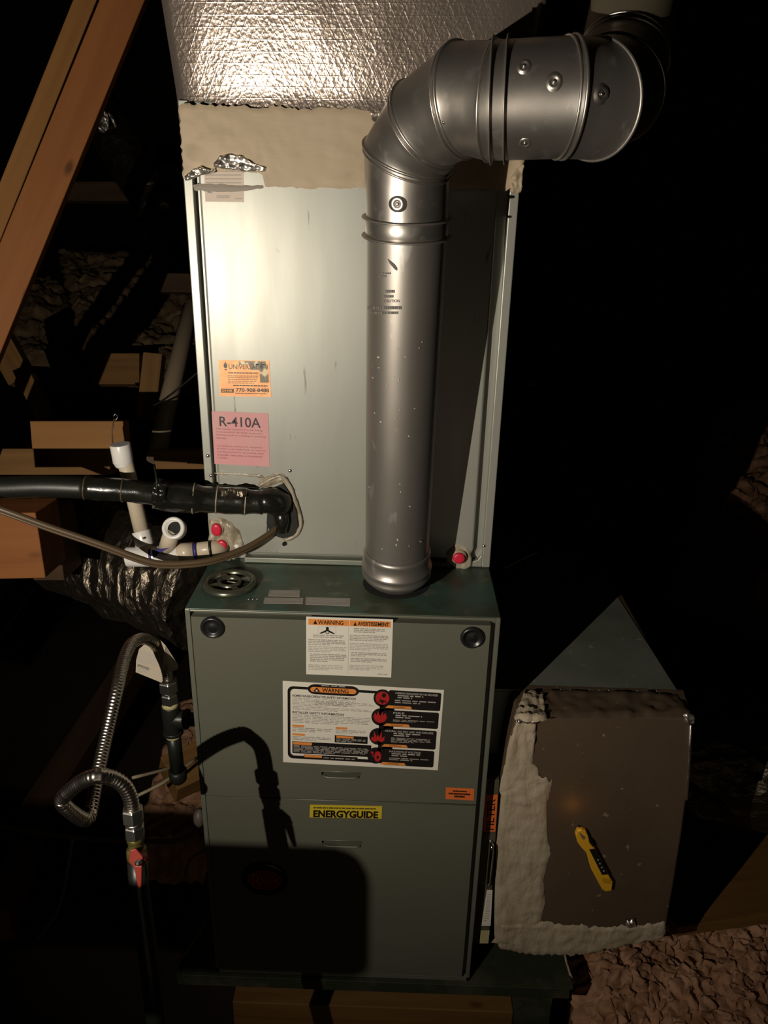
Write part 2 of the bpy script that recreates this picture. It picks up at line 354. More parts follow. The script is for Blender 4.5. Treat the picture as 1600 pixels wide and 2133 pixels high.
# ================================================================== FURNACE
W2 = .2665; H = .869; FD = .74
furnace = thing('furnace', 'grey-green upright gas furnace with warning labels standing on the dark pan', 'furnace', (0, FD / 2, 0))
mb = MB()
mb.box(-W2, W2, .012, FD, 0, H - .003, M_green)
mb.box(-W2, -W2 + .0085, -.001, .012, 0, H - .001, M_greenedge)     # turned case edges either side of the doors
mb.box(W2 - .0075, W2, -.001, .012, 0, H - .001, M_greenedge)
mb.box(-W2, W2, -.001, .012, 0, .012, M_green)
mb.box(-W2 + .0085, W2 - .0075, -.002, .012, H - .005, H - .001, M_greenedge)
body = mb.build('case', furnace, bevel=.0012)
mb = MB(); mb.box(-W2, W2, .001, FD, H - .003, H, M_top); mb.build('top_plate', furnace, bevel=.001)
SEAM = .473
def door(name, z0, z1, hx0, hx1, hz0, hz1, xr):
    mb = MB(); x0, x1 = -W2 + .0105, xr; yf, yb = -.004, .010
    mb.box(x0, hx0, yf, yb, z0, z1, M_green); mb.box(hx1, x1, yf, yb, z0, z1, M_green)
    mb.box(hx0, hx1, yf, yb, hz1, z1, M_green); mb.box(hx0, hx1, yf, yb, z0, hz0, M_green)
    d = mb.build(name, furnace)
    # finger pull: a pressed slot with a lip along its lower edge
    g = MB(); g.box(hx0, hx1, .0085, .0098, hz0, hz1, M_dark)
    g.tube([(hx0 + .004, yf - .001, hz0), (hx0 + .012, yf - .003, hz0 - .0015), (hx1 - .012, yf - .003, hz0 - .0015), (hx1 - .004, yf - .001, hz0)], .0022, M_greenedge, 8)
    g.tube([(hx0, yf + .001, hz1), (hx1, yf + .001, hz1)], .0016, M_green, 8)
    g.build('finger_pull', d); return d
a = PY(670, 1604, 0); b = PY(752, 1615, 0)
updoor = door('upper_door', SEAM + .0012, H - .013, a.x, b.x, b.z, a.z, W2 - .0165)
a = PY(671, 1747, 0); b = PY(755, 1758, 0)
lodoor = door('lower_door', .016, SEAM - .0012, a.x, b.x, b.z, a.z, W2 - .0165)
mb = MB(); mb.tube([(-W2 + .011, -.0035, SEAM - .0016), (W2 - .017, -.0035, SEAM - .0016)], .0011, M_greenedge, 8); mb.build('seam_highlight', lodoor)  # lighter enamel tube, stands in for the highlight along the door's top edge
for px, py in ((443, 1306), (984, 1327)):
    c = PY(px, py, -.004)
    mb = MB(); mb.lathe([(.0205, 0), (.0205, .003), (.0185, .006), (.0155, .006), (.0135, .002), (.009, .0015), (.006, .003), (0, .0035)], c, (0, -1, 0), M_blackp, 36)
    mb.build('door_knob', updoor)
FN = (0, -1, 0); YD = -.004
def pq(*p): return [PY(x, y, YD) for x, y in p]
# bilingual warning sticker
s = Print(pq((638, 1284), (819, 1290), (815, 1411), (638, 1404)), FN, M_white2)
s.rect(.025, .035, .497, .135, M_orange); s.rect(.503, .035, .975, .135, M_orange)
s.poly([(.08, .122), (.105, .05), (.13, .122)], M_ink, 2); s.text('WARNING', .135, .05, .43, .122, M_ink)
s.poly([(.545, .125), (.565, .06), (.585, .125)], M_ink, 2); s.text('AVERTISSEMENT', .595, .055, .955, .122, M_ink, bold=.03)
s.rect(.489, .14, .492, .96, M_inkg)
s.rect(.14, .15, .345, .285, M_inkl, 1); s.rect(.143, .154, .342, .281, M_white2, 2)
s.ell(.245, .185, .018, .026, M_ink, 3); s.rect(.225, .205, .265, .275, M_ink, 3)
s.poly([(.228, .215), (.152, .27), (.17, .28), (.235, .245)], M_ink, 3); s.poly([(.262, .215), (.335, .27), (.318, .28), (.255, .245)], M_ink, 3)
s.rect(.232, .235, .258, .262, M_white2, 4)
s.lines(.08, .30, .44, .36, 2, M_inkg, 1, last=1); s.lines(.025, .38, .475, .49, 4, M_inkg, 2); s.lines(.025, .50, .48, .61, 4, M_inkl, 3)
s.lines(.045, .63, .475, .78, 5, M_inkg, 4, last=.5); s.lines(.025, .82, .45, .93, 4, M_inkl, 5)
s.lines(.55, .165, .93, .25, 3, M_inkg, 6, last=.7); s.lines(.505, .28, .965, .39, 4, M_inkg, 7, last=.9); s.lines(.505, .42, .965, .55, 5, M_inkl, 8)
s.lines(.52, .58, .955, .66, 3, M_inkg, 9, last=.45); s.lines(.52, .68, .955, .76, 3, M_inkg, 10); s.lines(.505, .80, .92, .90, 4, M_inkl, 11); s.lines(.84, .94, .96, .965, 1, M_inkg, 12, last=1)
s.build('warning_sticker', updoor, label='white bilingual warning sticker with two orange headings')
# large safety sticker
s = Print(pq((589, 1418), (925, 1437), (912, 1604), (590, 1587)), FN, M_white2)
def rr(u0, v0, u1, v1, ru, rv, m, k):
    pts = []
    for cx, cy, a0 in ((u1 - ru, v0 + rv, 0), (u0 + ru, v0 + rv, 90), (u0 + ru, v1 - rv, 180), (u1 - ru, v1 - rv, 270)):
        for i in range(6):
            a_ = math.radians(a0 + i * 18); pts.append((cx + ru * math.cos(a_), cy - rv * math.sin(a_)))
    s.poly(pts, m, k)
rr(.03, .055, .66, .945, .035, .06, M_ink, 1); rr(.048, .085, .75, .905, .025, .045, M_white2, 2)
s.rect(.62, .075, .70, .95, M_white2, 2); s.rect(.58, .055, .64, .085, M_ink, 3); s.rect(.45, .91, .64, .945, M_ink, 3)
rr(.155, .015, .475, .135, .05, .06, M_ink, 3); rr(.172, .048, .458, .108, .02, .03, M_orange, 4)
s.lines(.24, .02, .39, .042, 1, M_inkg, 3, 4, last=1)
s.poly([(.19, .102), (.212, .052), (.234, .102)], M_ink, 5); s.ell(.212, .088, .006, .011, M_white2, 6, 10); s.text('WARNING', .245, .054, .41, .102, M_ink, 5, .02)
s.text('HOMEOWNER/OPERATOR SAFETY INFORMATION', .06, .150, .455, .178, M_ink, 3, .02)
s.lines(.06, .19, .46, .29, 6, M_inkg, 21, 3, .35); s.lines(.20, .215, .575, .27, 3, M_inkg, 22, 3, .35); s.lines(.06, .29, .57, .34, 3, M_inkg, 23, 3, .4)
s.text('INSTALLER SAFETY INFORMATION', .06, .350, .385, .378, M_ink, 3, .02)
s.lines(.06, .39, .58, .50, 6, M_inkg, 24, 3, .4)
for u0, v0, u1 in ((.06, .517, .135), (.335, .517, .41), (.06, .625, .14)): s.rect(u0, v0, u1, v0 + .026, M_orange, 3)
s.lines(.06, .55, .32, .61, 3, M_inkg, 25, 3, .5); s.lines(.335, .55, .535, .60, 3, M_inkg, 26, 3, .5); s.lines(.06, .66, .315, .715, 3, M_inkg, 27, 3, .5)
s.rect(.33, .62, .54, .71, M_ink, 3); s.rect(.34, .625, .45, .652, M_orange, 4); s.lines(.34, .66, .53, .705, 3, M_inkg, 28, 4, .5)
s.rect(.06, .725, .565, .875, M_ink, 3); s.rect(.065, .73, .185, .765, M_orange, 4); s.lines(.068, .772, .56, .868, 6, M_inkg, 29, 4, .5)
s.rect(.135, .885, .48, .925, M_ink, 4); s.rect(.138, .887, .25, .918, M_orange, 5); s.lines(.26, .908, .47, .922, 1, M_inkg, 30, 5, .8, 1)
heads = ['CARBON MONOXIDE MAY BE RELEASED', 'FIRE', 'NATURAL GAS MAY LEAK AND EXPLODE', 'HAZARDOUS VOLTAGE']
bands = [(.035, .255), (.275, .475), (.50, .735), (.755, .965)]
for i, (v0, v1) in enumerate(bands):
    sh = -.006 * i; rr(.66 + sh, v0, .985 + sh * .9, v1, .012, .02, M_ink, 4); vm = (v0 + v1) / 2 - .01
    s.ell(.622 + sh * 1.4, vm, .056, .105, M_ink, 4); s.rect(.607, vm, .637, min(vm + .25, .93), M_ink, 4)
    s.poly([(.625, v0 + .02), (.72, v0 + .005), (.72, v1 - .03), (.63, v1 - .015)], M_ink, 5)
    c = .622 + sh * 1.4
    if i == 0:
        s.ell(c, vm, .043, .078, M_redp, 6); s.ell(c + .008, vm - .035, .013, .026, M_ink, 7); s.poly([(c - .03, vm + .06), (c - .012, vm + .02), (c - .02, vm - .01), (c - .006, vm + .02), (c + .02, vm + .03), (c + .03, vm + .055), (c + .012, vm + .04), (c, vm + .07), (c - .01, vm + .04)], M_ink, 7)
    elif i == 1:
        s.poly([(c - .043, vm - .0), (c - .035, vm - .05), (c - .022, vm - .02), (c - .018, vm - .075), (c, vm - .01), (c + .012, vm - .07), (c + .02, vm - .02), (c + .03, vm - .055), (c + .043, vm), (c + .03, vm + .05), (c, vm + .075), (c - .03, vm + .05)], M_redp, 6)
    elif i == 2:
        s.poly([(c - .045, vm + .045), (c - .04, vm - .0), (c - .025, vm + .02), (c - .028, vm - .07), (c - .008, vm + .01), (c, vm - .03), (c + .008, vm + .01), (c + .02, vm - .08), (c + .024, vm + .02), (c + .042, vm - .01), (c + .04, vm + .05), (c + .02, vm + .07), (c, vm + .05), (c - .02, vm + .07)], M_redp, 6)
    else:
        s.ell(c + .012, vm + .01, .022, .068, M_redp, 6); s.poly([(c - .03, vm - .06), (c - .012, vm - .03), (c - .02, vm - .01), (c - .008, vm + .02), (c - .026, vm + .01), (c - .022, vm - .02), (c - .036, vm - .035)], M_redp, 6)
        s.ell(c + .012, vm + .02, .008, .018, M_ink, 7)
    s.text(heads[i], (.70 if i != 2 else .66) + sh, v0 + .018, (.965 if i in (0, 2) else .77 if i == 1 else .90) + sh, v0 + .042, M_inkl, 7, .01)
    s.lines(.715 + sh, v0 + .052, .88, v0 + .10, 2, M_inkl, 40 + i, 7, .5); s.lines(.70 + sh, v0 + .11, .965 + sh, v1 - .06, 2 if i != 2 else 4, M_inkg, 50 + i, 7, .5)
    s.poly([(.66 + sh, v1 - .038), (.80 + sh, v1 - .038), (.81 + sh, v1 - .006), (.66 + sh - .02, v1 - .006)], M_orange, 7)
    s.text('WARNING', .69 + sh, v1 - .03, .765 + sh, v1 - .014, M_ink, 8, .01)
s.build('safety_sticker', updoor, label='large white safety sticker with four red hazard symbols on black')
s = Print(pq((929, 1640), (988, 1643), (987, 1667), (928, 1664)), FN, M_orange2)
s.lines(.25, .2, .75, .32, 1, M_ink, 60, 2, 1, 1); s.lines(.1, .42, .9, .56, 1, M_ink, 61, 2, 1, 1); s.lines(.3, .64, .7, .8, 1, M_ink, 62, 2, 1, 1)
s.build('orange_sticker', updoor, label='small orange sticker with three printed lines')
s = Print(pq((646, 1676), (796, 1679), (795, 1705), (645, 1702)), FN, M_yel)
s.lines(.05, .16, .94, .28, 1, M_brass, 63, 2, .9, 1); s.text('ENERGYGUIDE', .05, .40, .95, .98, M_ink, 2, .045)
s.build('yellow_sticker', lodoor, label='yellow sticker reading ENERGYGUIDE')
c = PY(552, 1829, YD); mb = MB()
def ering(a_, b_, h, n=40): return [c + Vector((a_ * math.cos(2 * math.pi * k / n), -h, b_ * math.sin(2 * math.pi * k / n))) for k in range(n)]
mb.rings([ering(.047, .043, 0), ering(.047, .043, .003), ering(.042, .038, .006), ering(.036, .029, .0045)], M_blackp)
badge = mb.build('badge', lodoor, label='black oval badge with red centre')
s = Print([c + Vector((u * .033, -.0048, v * .0255)) for u, v in ((-1, 1), (1, 1), (1, -1), (-1, -1))], FN, None)
s.ell(.5, .5, .5, .5, M_badgel, 1); s.ell(.5, .5, .48, .47, M_badge, 2)
s.text('R', .13, .20, .40, .80, M_badgel, 3, -.012); s.text('heem', .42, .33, .92, .71, M_badgel, 3, -.008); s.rect(.36, .06, .385, .4, M_badgel, 3)
s.build('logo', badge)
# on the top plate
s = Print([PZ(x, y, H) for x, y in ((562, 1229), (625, 1230), (624, 1243), (558, 1242))], (0, 0, 1), M_inkg); s.lines(.1, .2, .9, .8, 3, M_inkl, 70); s.build('top_sticker', furnace, label='faded pale sticker behind the other two')
s = Print([PZ(x, y, H) for x, y in ((551, 1245), (632, 1246), (631, 1258), (549, 1257))], (0, 0, 1), M_inkg); s.lines(.05, .2, .9, .8, 3, M_inkl, 71); s.build('top_sticker', furnace, label='faded pale sticker on the left of the front pair')
s = Print([PZ(x, y, H) for x, y in ((637, 1244), (730, 1247), (729, 1263), (636, 1259))], (0, 0, 1), M_inkg); s.lines(.05, .2, .9, .8, 3, M_inkl, 72); s.build('top_sticker', furnace, label='faded pale sticker on the right of the front pair')
for px in (518, 527, 536): screw(furnace, PZ(px, 1249, H), (0, 0, 1), .0025)
# round air inlet grille
cc = PZ(479, 1219, H)
mb = MB(); mb.lathe([(.048, 0), (.049, .004), (.046, .009), (.042, .011), (.038, .0105), (.0365, .006), (.036, .001)], cc, (0, 0, 1), M_inlet, 48)
mb.lathe([(.0355, .0012), (0, .0014)], cc, (0, 0, 1), M_dark, 32, False)
inlet = mb.build('air_inlet', furnace, label='round raised inlet ring with curved slots')
mb = MB(); mb.lathe([(.021, .002), (.021, .0095), (.017, .0105), (.0165, .002)], cc, (0, 0, 1), M_inlet, 36, False); mb.build('inner_ring', inlet)
for k in range(4):
    a_ = math.radians(30 + 90 * k); d = Vector((math.cos(a_), math.sin(a_), 0)); e = Vector((-d.y, d.x, 0)) * .005
    mb = MB(); mb.prism([cc + d * .019 + e + Vector((0, 0, .004)), cc + d * .019 - e + Vector((0, 0, .004)), cc + d * .039 - e + Vector((0, 0, .004)), cc + d * .039 + e + Vector((0, 0, .004))], (0, 0, .004), M_inlet); mb.build('spoke', inlet)
mb = MB(); mb.tube([cc + Vector((-.006, .006, .004)), cc + Vector((.016, -.002, .005))], .0022, M_rust, 8); mb.build('wire_clip', inlet)
# flue opening and collar
fc = Vector((.0895, .118, H)); AX = (Vector((.0895, .033, 1.449)) - Vector((.089, .107, .982))).normalized()
mb = MB(); mb.lathe([(.0605, .0005), (0, .0006)], fc + Vector((0, -.003, 0)), (0, 0, 1), M_dark, 40, False); mb.build('flue_opening', furnace)
mb = MB(); mb.lathe([(.045, .0), (.0465, .018), (.0465, .04)], fc, AX, M_rust, 36); mb.build('flue_collar', furnace, label='rusty whitish collar')

# ================================================================== COIL CABINET
YC = .186; ZC = 1.54; ZM = 1.655
coil = thing('coil_cabinet', 'tall light grey metal coil cabinet above the furnace, with pink and copper stickers', 'cabinet', (0, .45, H))
mb = MB(); mb.box(-W2, W2, YC + .016, .72, H + .001, ZM, M_coil); mb.build('case', coil)
mb = MB(); mb.box(-W2, -.2515, YC, YC + .017, H + .125, ZM - .004, M_coil); mb.build('side_flange', coil, bevel=.0015)
mb = MB(); mb.box(.2515, W2, YC, YC + .017, H + .003, ZM - .004, M_coil)
mb.prism([(.2515, YC + .003, H + .002), (.2515, YC + .003, H + .03), (.243, YC + .003, H + .016), (.225, YC + .003, H + .010), (.19, YC + .003, H + .009), (.19, YC + .003, H + .002)], (0, .014, 0), M_coil)
mb.build('side_flange', coil, bevel=.0015)
mb = MB(); x0, x1, z0, z1 = -.2425, .234, H + .018, ZM - .004
poly = [(x0, YC, z0), (x1 - .02, YC, z0), (x1 - .006, YC, z0 + .006), (x1, YC, z0 + .022), (x1, YC, z1), (x0, YC, z1)]
mb.prism(poly, (0, .017, 0), M_coil); front = mb.build('front_panel', coil, bevel=.004, segs=3)
mb = MB(); mb.box(-.20, .19, YC - .004, YC + .016, H + .001, H + .011, M_galvo); mb.build('bottom_ledge', coil, bevel=.001)
def pc(*p): return [PY(x, y, YC) for x, y in p]
s = Print(pc((425, 352), (507, 352), (508, 421), (428, 420)), FN, M_pale)
for i in range(5): s.lines(.03, .05 + i * .115, .97, .09 + i * .115, 1, M_inkg, 80 + i, 2, .9, 1)
s.lines(.25, .62, .8, .70, 1, M_inkg, 86, 2, .9, 1); s.rect(.06, .62, .2, .74, M_inkg); s.text('R', .09, .64, .16, .72, M_ink); s.lines(.3, .80, .65, .90, 2, M_inkg, 87, 2, .6, 1); s.lines(.78, .88, .97, .92, 1, M_inkg, 88, 2, .8, 1)
s.build('spec_label', front, label='small pale label of printed figures, partly smeared')
s = Print(pc((455, 750), (561, 751), (565, 827), (458, 825)), FN, M_copper)
s.rect(.40, .02, .93, .12, M_copperd, 1); s.rect(.80, .10, .97, .60, M_copperd, 1); s.rect(.62, .10, .80, .26, M_copperd, 1)
s.ell(.135, .15, .035, .07, M_ink, 2); s.poly([(.12, .10), (.135, .03), (.15, .10)], M_ink, 3); s.rect(.115, .24, .16, .275, M_ink, 2)
s.ell(.84, .16, .035, .07, M_ink, 2); s.poly([(.825, .1), (.845, .03), (.86, .1)], M_ink, 3)
s.text('UNIVERSAL', .20, .11, .78, .24, M_ink, 3, .0); s.lines(.19, .33, .78, .37, 1, M_ink, 90, 2, .7, 1); s.lines(.17, .42, .77, .66, 5, M_pvcs, 91, 2, .35, .9)
s.lines(.27, .68, .97, .725, 1, M_ink, 92, 2, .6, 1); s.text('770-908-8488', .32, .76, .965, .87, M_ink, 3, .02); s.rect(.03, .79, .28, .90, M_pvcs, 2); s.text('24 HR', .05, .81, .25, .87, M_copper, 3, .01); s.lines(.3, .90, .96, .925, 1, M_ink, 93, 2, .7, 1)
s.build('copper_sticker', front, label='shiny copper service sticker with a phone number')
s = Print(pc((441, 856), (559, 861), (562, 972), (447, 966)), FN, M_pink)
s.text('R-410A', .13, .09, .86, .275, M_ink, 2, .012)
for i, t_ in enumerate(('This system contains R-410A Refrig-', 'erant and POE oil. Refer to product', 'literature before installing or servicing', 'this unit.')): s.text(t_, .06, .31 + i * .056, (.90, .90, .94, .24)[i], .345 + i * .056, M_pinki, 2, 0)
for i, t_ in enumerate(('Ce systeme contient du refrigerant', 'R-410A et de l huile POE. Se reporter', 'a la documentation du produit avant', 'd installer cette unite ou d entretenir', 'l unite.')): s.text(t_, .065, .63 + i * .056, (.88, .94, .90, .88, .24)[i], .665 + i * .056, M_pinki, 2, 0)
s.build('pink_sticker', front, label='pink sticker headed R-410A')
screw(coil, PY(433, 949, YC), FN, .0035); screw(coil, PY(440, 990, YC), FN, .0035); screw(coil, PY(604, 980, YC), FN, .0035); screw(coil, PY(592, 1133, YC - .004), FN, .004, M_dark); screw(coil, PY(1008, 1137, YC), FN, .003)
# access plate, its sealant and the line opening
mb = MB(); ply = [(430, 1008), (546, 1016), (560, 1050), (556, 1112), (520, 1150), (440, 1160), (434, 1080)]
mb.prism([PY(x, y, YC - .001) for x, y in ply][::-1], (0, -.003, 0), M_coil); mb.build('access_plate', coil, bevel=.001)
mb = MB(); op = [(560, 1018), (590, 1006), (606, 1030), (618, 1066), (621, 1095), (612, 1114), (590, 1120), (566, 1112), (556, 1090)]
mb.prism([PY(x, y, YC - .001) for x, y in op][::-1], (0, -.004, 0), M_rubber); mb.build('line_opening', coil, label='black rubber-lined line opening')
mb = MB(); mb.tube(spline([PY(x, y, YC - .003) for x, y in ((540, 1012), (560, 1000), (585, 992), (602, 1010), (616, 1045), (626, 1078), (625, 1100), (612, 1118), (592, 1126))], .004), .0035, M_seal, 8, wob=.5)
loft(mb, [(540, 1000), (560, 990), (590, 985), (600, 995)], [(545, 1018), (565, 1012), (588, 1004), (602, 1012)], M_seal, lambda x, y: PY(x, y, YC), 16, 5, .006, 70, edge=3)
mb.build('sealant_bead', coil, label='wrinkled clear sealant around the opening')
mb = MB(); loft(mb, [(434, 1086), (455, 1078), (480, 1086), (500, 1106), (508, 1135)], [(436, 1160), (450, 1166), (470, 1168), (490, 1164), (506, 1150)], M_seal, lambda x, y: PY(x, y, YC - .004), 20, 14, .010, 45, edge=4, base=.002)
mb.build('sealant_smear', coil, label='grey-brown sealant smear around the red plugs')
mb = MB(); loft(mb, [(446, 984), (500, 985), (548, 990)], [(446, 988), (500, 990), (550, 996)], M_seal, lambda x, y: PY(x, y, YC), 30, 2, .003, 90, edge=2)
mb.build('sealant_line', coil, label='thin ragged sealant line under the pink sticker')
mb = MB(); loft(mb, [(930, 1150), (950, 1132), (975, 1140), (985, 1165)], [(932, 1172), (950, 1184), (965, 1188), (982, 1178)], M_seal, lambda x, y: PY(x, y, YC), 14, 8, .008, 50, edge=3, base=.001); mb.build('sealant_smear', coil, label='beige sealant around the right-hand red plug')
for px, py, ra, rb in ((452, 1102, .0095, .0125), (463, 1134, .0095, .0105), (956, 1161, .0115, .0105)):
    c0 = PY(px, py, YC - .010); mb = MB()
    def er(f_, h): return [c0 + Vector((ra * f_ * math.cos(2 * math.pi * k / 24), -h, rb * f_ * math.sin(2 * math.pi * k / 24))) for k in range(24)]
    mb.rings([er(1.35, -.012), er(1.3, .0), er(1.05, .002)], M_mastic, caps=False); mb.rings([er(1.05, .0005), er(1.0, .005), er(.75, .007), er(.3, .0065)], M_redplug); mb.build('drain_plug', coil, label='red plastic drain plug')

# ================================================================== PLENUM ABOVE
plen = thing('supply_plenum', 'foil-wrapped supply duct above the grey cabinet with a beige mastic band', 'duct', (0, .45, ZM))
TOPZ = 2.02; lean = .062
def pfront(x, z): t = (z - ZM) / (TOPZ - ZM); return YC - .006 - .055 * x - lean * max(t, 0)
mb = MB(); nx, nzz = 44, 30; rows = []
for j in range(nzz + 1):
    z = ZM - .03 + (TOPZ - ZM + .03) * j / nzz; t = max(0, (z - ZM) / (TOPZ - ZM)); hw = W2 + .003 + .022 * t; row = []
    for i in range(nx + 1):
        x = -hw + 2 * hw * i / nx; e = 1 - (abs(x) / hw) ** 10
        row.append(Vector((x, pfront(x, z) - .006 * e - .0012 * e * nz((x * 9, z * 9, 0)) - .0006 * nz((x * 30, z * 30, 4)), z)))
    bk = [Vector((hw, .73, z)), Vector((-hw, .73, z))]
    rows.append(row + bk)
mb.rings(rows, M_foil); mb.build('foil_wrap', plen, label='crinkled silver foil with a scrim grid')
mb = MB(); top = [(373, 222), (390, 214), (430, 220), (470, 222), (500, 218), (540, 226), (580, 220), (610, 228), (660, 224), (720, 226), (790, 222), (850, 226), (930, 222), (1010, 226), (1070, 222), (1099, 226)]
bot = [(382, 374), (400, 368), (430, 354), (480, 356), (520, 358), (547, 362), (552, 388), (580, 388), (640, 392), (720, 391), (800, 393), (880, 393), (960, 393), (1020, 396), (1060, 398), (1088, 372)]
def onm(x, y):
    return PY(x, y, YC - .012)
loft(mb, top, bot, M_mastic, onm, 110, 20, .0028, 22, edge=5, base=.001)
mb.add([PY(373, 222, YC - .009), PY(381, 372, YC - .006), Vector((-.272, .70, PY(381, 372, YC).z)), Vector((-.275, .70, PY(373, 222, YC).z))], [(0, 1, 2, 3)], M_mastic)
mb.build('mastic_band', plen, label='beige brushed mastic band')
mb = MB(); loft(mb, [(384, 368), (402, 350), (420, 346), (440, 356), (449, 350)], [(386, 378), (404, 372), (418, 366), (436, 364), (450, 357)], M_foilt, lambda x, y: PY(x, y, YC - .012), 26, 8, .014, 55, edge=3)
loft(mb, [(444, 342), (458, 324), (480, 317), (505, 324), (530, 340), (556, 350)], [(444, 348), (460, 352), (480, 354), (505, 357), (530, 357), (556, 358)], M_foilt, lambda x, y: PY(x, y, YC - .012), 34, 12, .016, 42, edge=3)
mb.build('foil_tape_scrap', plen, label='crumpled bright foil tape')
mb = MB(); loft(mb, [(402, 384), (430, 383), (460, 384), (500, 386), (548, 386)], [(404, 396), (430, 399), (470, 400), (510, 398), (550, 392)], mat('grey_smear', (.27, .235, .185), .6), lambda x, y: PY(x, y, YC - .0008), 30, 3, .0008, 60, edge=2, base=.0006); mb.build('mastic_smear', plen)
mb = MB(); loft(mb, [(1062, 372), (1075, 350), (1092, 338)], [(1062, 402), (1075, 404), (1087, 400)], M_mastic, lambda x, y: PY(x, y, YC - .012), 12, 12, .012, 45, edge=4, base=.003); mb.build('mastic_lump', plen)

# ================================================================== FLUE PIPE
vent = thing('flue_pipe', 'shiny galvanised flue pipe rising from the furnace and elbowing right', 'pipe', fc)
pts = [(PD(828, 1218, 1.395), .0560), (PD(828, 1100, 1.35), .0565), (PD(847.5, 482, 1.099), .0575), (PD(848, 325, 1.052), .0590), (PD(894, 256, 1.005), .0600), (PD(967, 208, .958), .0625),
       (PD(1026, 213, .940), .0652), (PD(1182, 206, .924), .0655), (PD(1236, 210, .938), .0655), (PD(1275, 190, .975), .064), (PD(1298, 125, 1.015), .058), (PD(1342, -90, 1.02), .056)]
pts[0] = (fc + AX * .036, .0555)
NS = 56
Ps = [p for p, r in pts]
def ring_at(i, rad, shift=0.0):
    p = Ps[i]; d0 = (p - Ps[i - 1]).normalized() if i > 0 else None; d1 = (Ps[i + 1] - p).normalized() if i < len(Ps) - 1 else None
    d0 = d0 or d1; d1 = d1 or d0
    if shift < 0: ax = d0
    else: ax = d1
    nrm = (d0 + d1).normalized(); side = Vector((0, -1, .3)); side = (side - ax * side.dot(ax)).normalized(); b = ax.cross(side)
    out = []
    for k in range(NS):
        a_ = 2 * math.pi * k / NS; q = p + (side * math.cos(a_) + b * math.sin(a_)) * rad
        q = q - ax * ((q - p).dot(nrm) / ax.dot(nrm)); out.append(q + ax * shift)
    return out
M_up = mat('darker_upper_pipe', (.17, .145, .095), .5, .5, col2=(.14, .12, .08), ns=8)  # darker than the other flue metal
segm = [M_galvd, M_galvd, M_galv, M_galv, M_galv, M_galv, M_galv, M_galvd, M_galvd, M_galvd, M_up]
names = ['straight_pipe', 'straight_pipe', 'elbow_segment', 'elbow_segment', 'elbow_segment', 'elbow_segment', 'horizontal_pipe', 'elbow_segment', 'elbow_segment', 'elbow_segment', 'upper_pipe']
segs = []
for i in range(len(pts) - 1):
    if i == 0: continue
    r0, r1 = pts[i][1], pts[i + 1][1]
    if i == 1:
        mb = MB(); a0, a1 = pts[0][0], pts[2][0]; d = (a1 - a0)
        mb.rings([ring_at(0, .0562, .03 * 0)] + [[q + d * t for q in ring_at(0, .0562 + .0013 * t)] for t in (.02, .25, .5, .75, .98)], M_galvd, caps=False)
        segs.append(mb.build('straight_pipe', vent, label='dull vertical pipe length')); continue
    mb = MB(); A = ring_at(i, r0, .001); B = ring_at(i + 1, r1, -.001); rs = []
    for t in (0, .08, .35, .65, .92, 1):
        k = 1.018 if t in (0, 1) else 1.0
        cA = Ps[i].lerp(Ps[i + 1], t); rs.append([cA + (A[q].lerp(B[q], t) - cA) * k for q in range(NS)])
    mb.rings(rs, segm[i], caps=False); segs.append(mb.build(names[i], vent))
def bead(i, rad, tr=.0026, m=None, shift=0, name='seam_bead'):
    mb = MB(); R_ = ring_at(i, rad, shift); R_.append(R_[0]); R_.append(R_[1])
    mb.tube(R_, tr, m or M_galv, 8, caps=False); return mb.build(name, vent)
for i, rr_, m_ in ((3, .0595, M_galv), (4, .0605, M_galv), (5, .063, M_galv), (6, .0655, M_galv), (7, .066, M_galv), (8, .066, M_galvd), (9, .0645, M_galv), (10, .0590, M_galv)): bead(i, rr_, .0024, m_)
for i in (3, 4, 5, 7): bead(i, pts[i][1] + .0005, .0017, M_galv, -.007)
bead(10, .0585, .0018, M_galv, .007)
# the sleeve with its two wire rings below the elbow
dv = (Ps[2] - Ps[0]).normalized()
mb = MB(); mb.lathe([(.0585, -.002), (.0595, .0), (.0595, .020), (.0585, .022)], Ps[2] - dv * .004, dv, M_galv, 48, False); mb.build('sleeve', vent)
for h, rr_ in ((-.006, .0645), (.019, .0645)):
    mb = MB(); mb.lathe([(.0575, h - .001), (rr_, h - .0012), (rr_ + .0006, h), (rr_, h + .0012), (.0575, h + .001)], Ps[2], dv, M_galvd, 48, False); mb.build('ring_flange', vent)
d6 = (Ps[7] - Ps[6]).normalized()
for h in (.0, .017):
    mb = MB(); mb.lathe([(.0645, h - .001), (.0705, h - .001), (.071, h), (.0705, h + .001), (.0645, h + .001)], Ps[6], d6, M_galvd, 48, False); mb.build('ring_flange', vent)
# adaptor at the foot
mb = MB(); mb.lathe([(.0566, .062), (.0590, .060), (.0600, .056), (.0590, .052), (.0588, .034), (.0625, .031), (.0635, .027), (.0615, .023), (.0600, .020), (.0622, .016), (.0625, .012), (.0600, .008), (.0570, .004), (.0500, -.004)], fc + AX * .014, AX, M_galvd, 56, False)
mb.build('foot_adaptor', vent, label='ribbed adaptor at the pipe foot')
mb = MB(); cq = PD(824, 1178, 1.36); mb.sphere(cq, .004, M_chrome, 10, (1.6, .8, 1.0)); mb.build('rivet', vent)
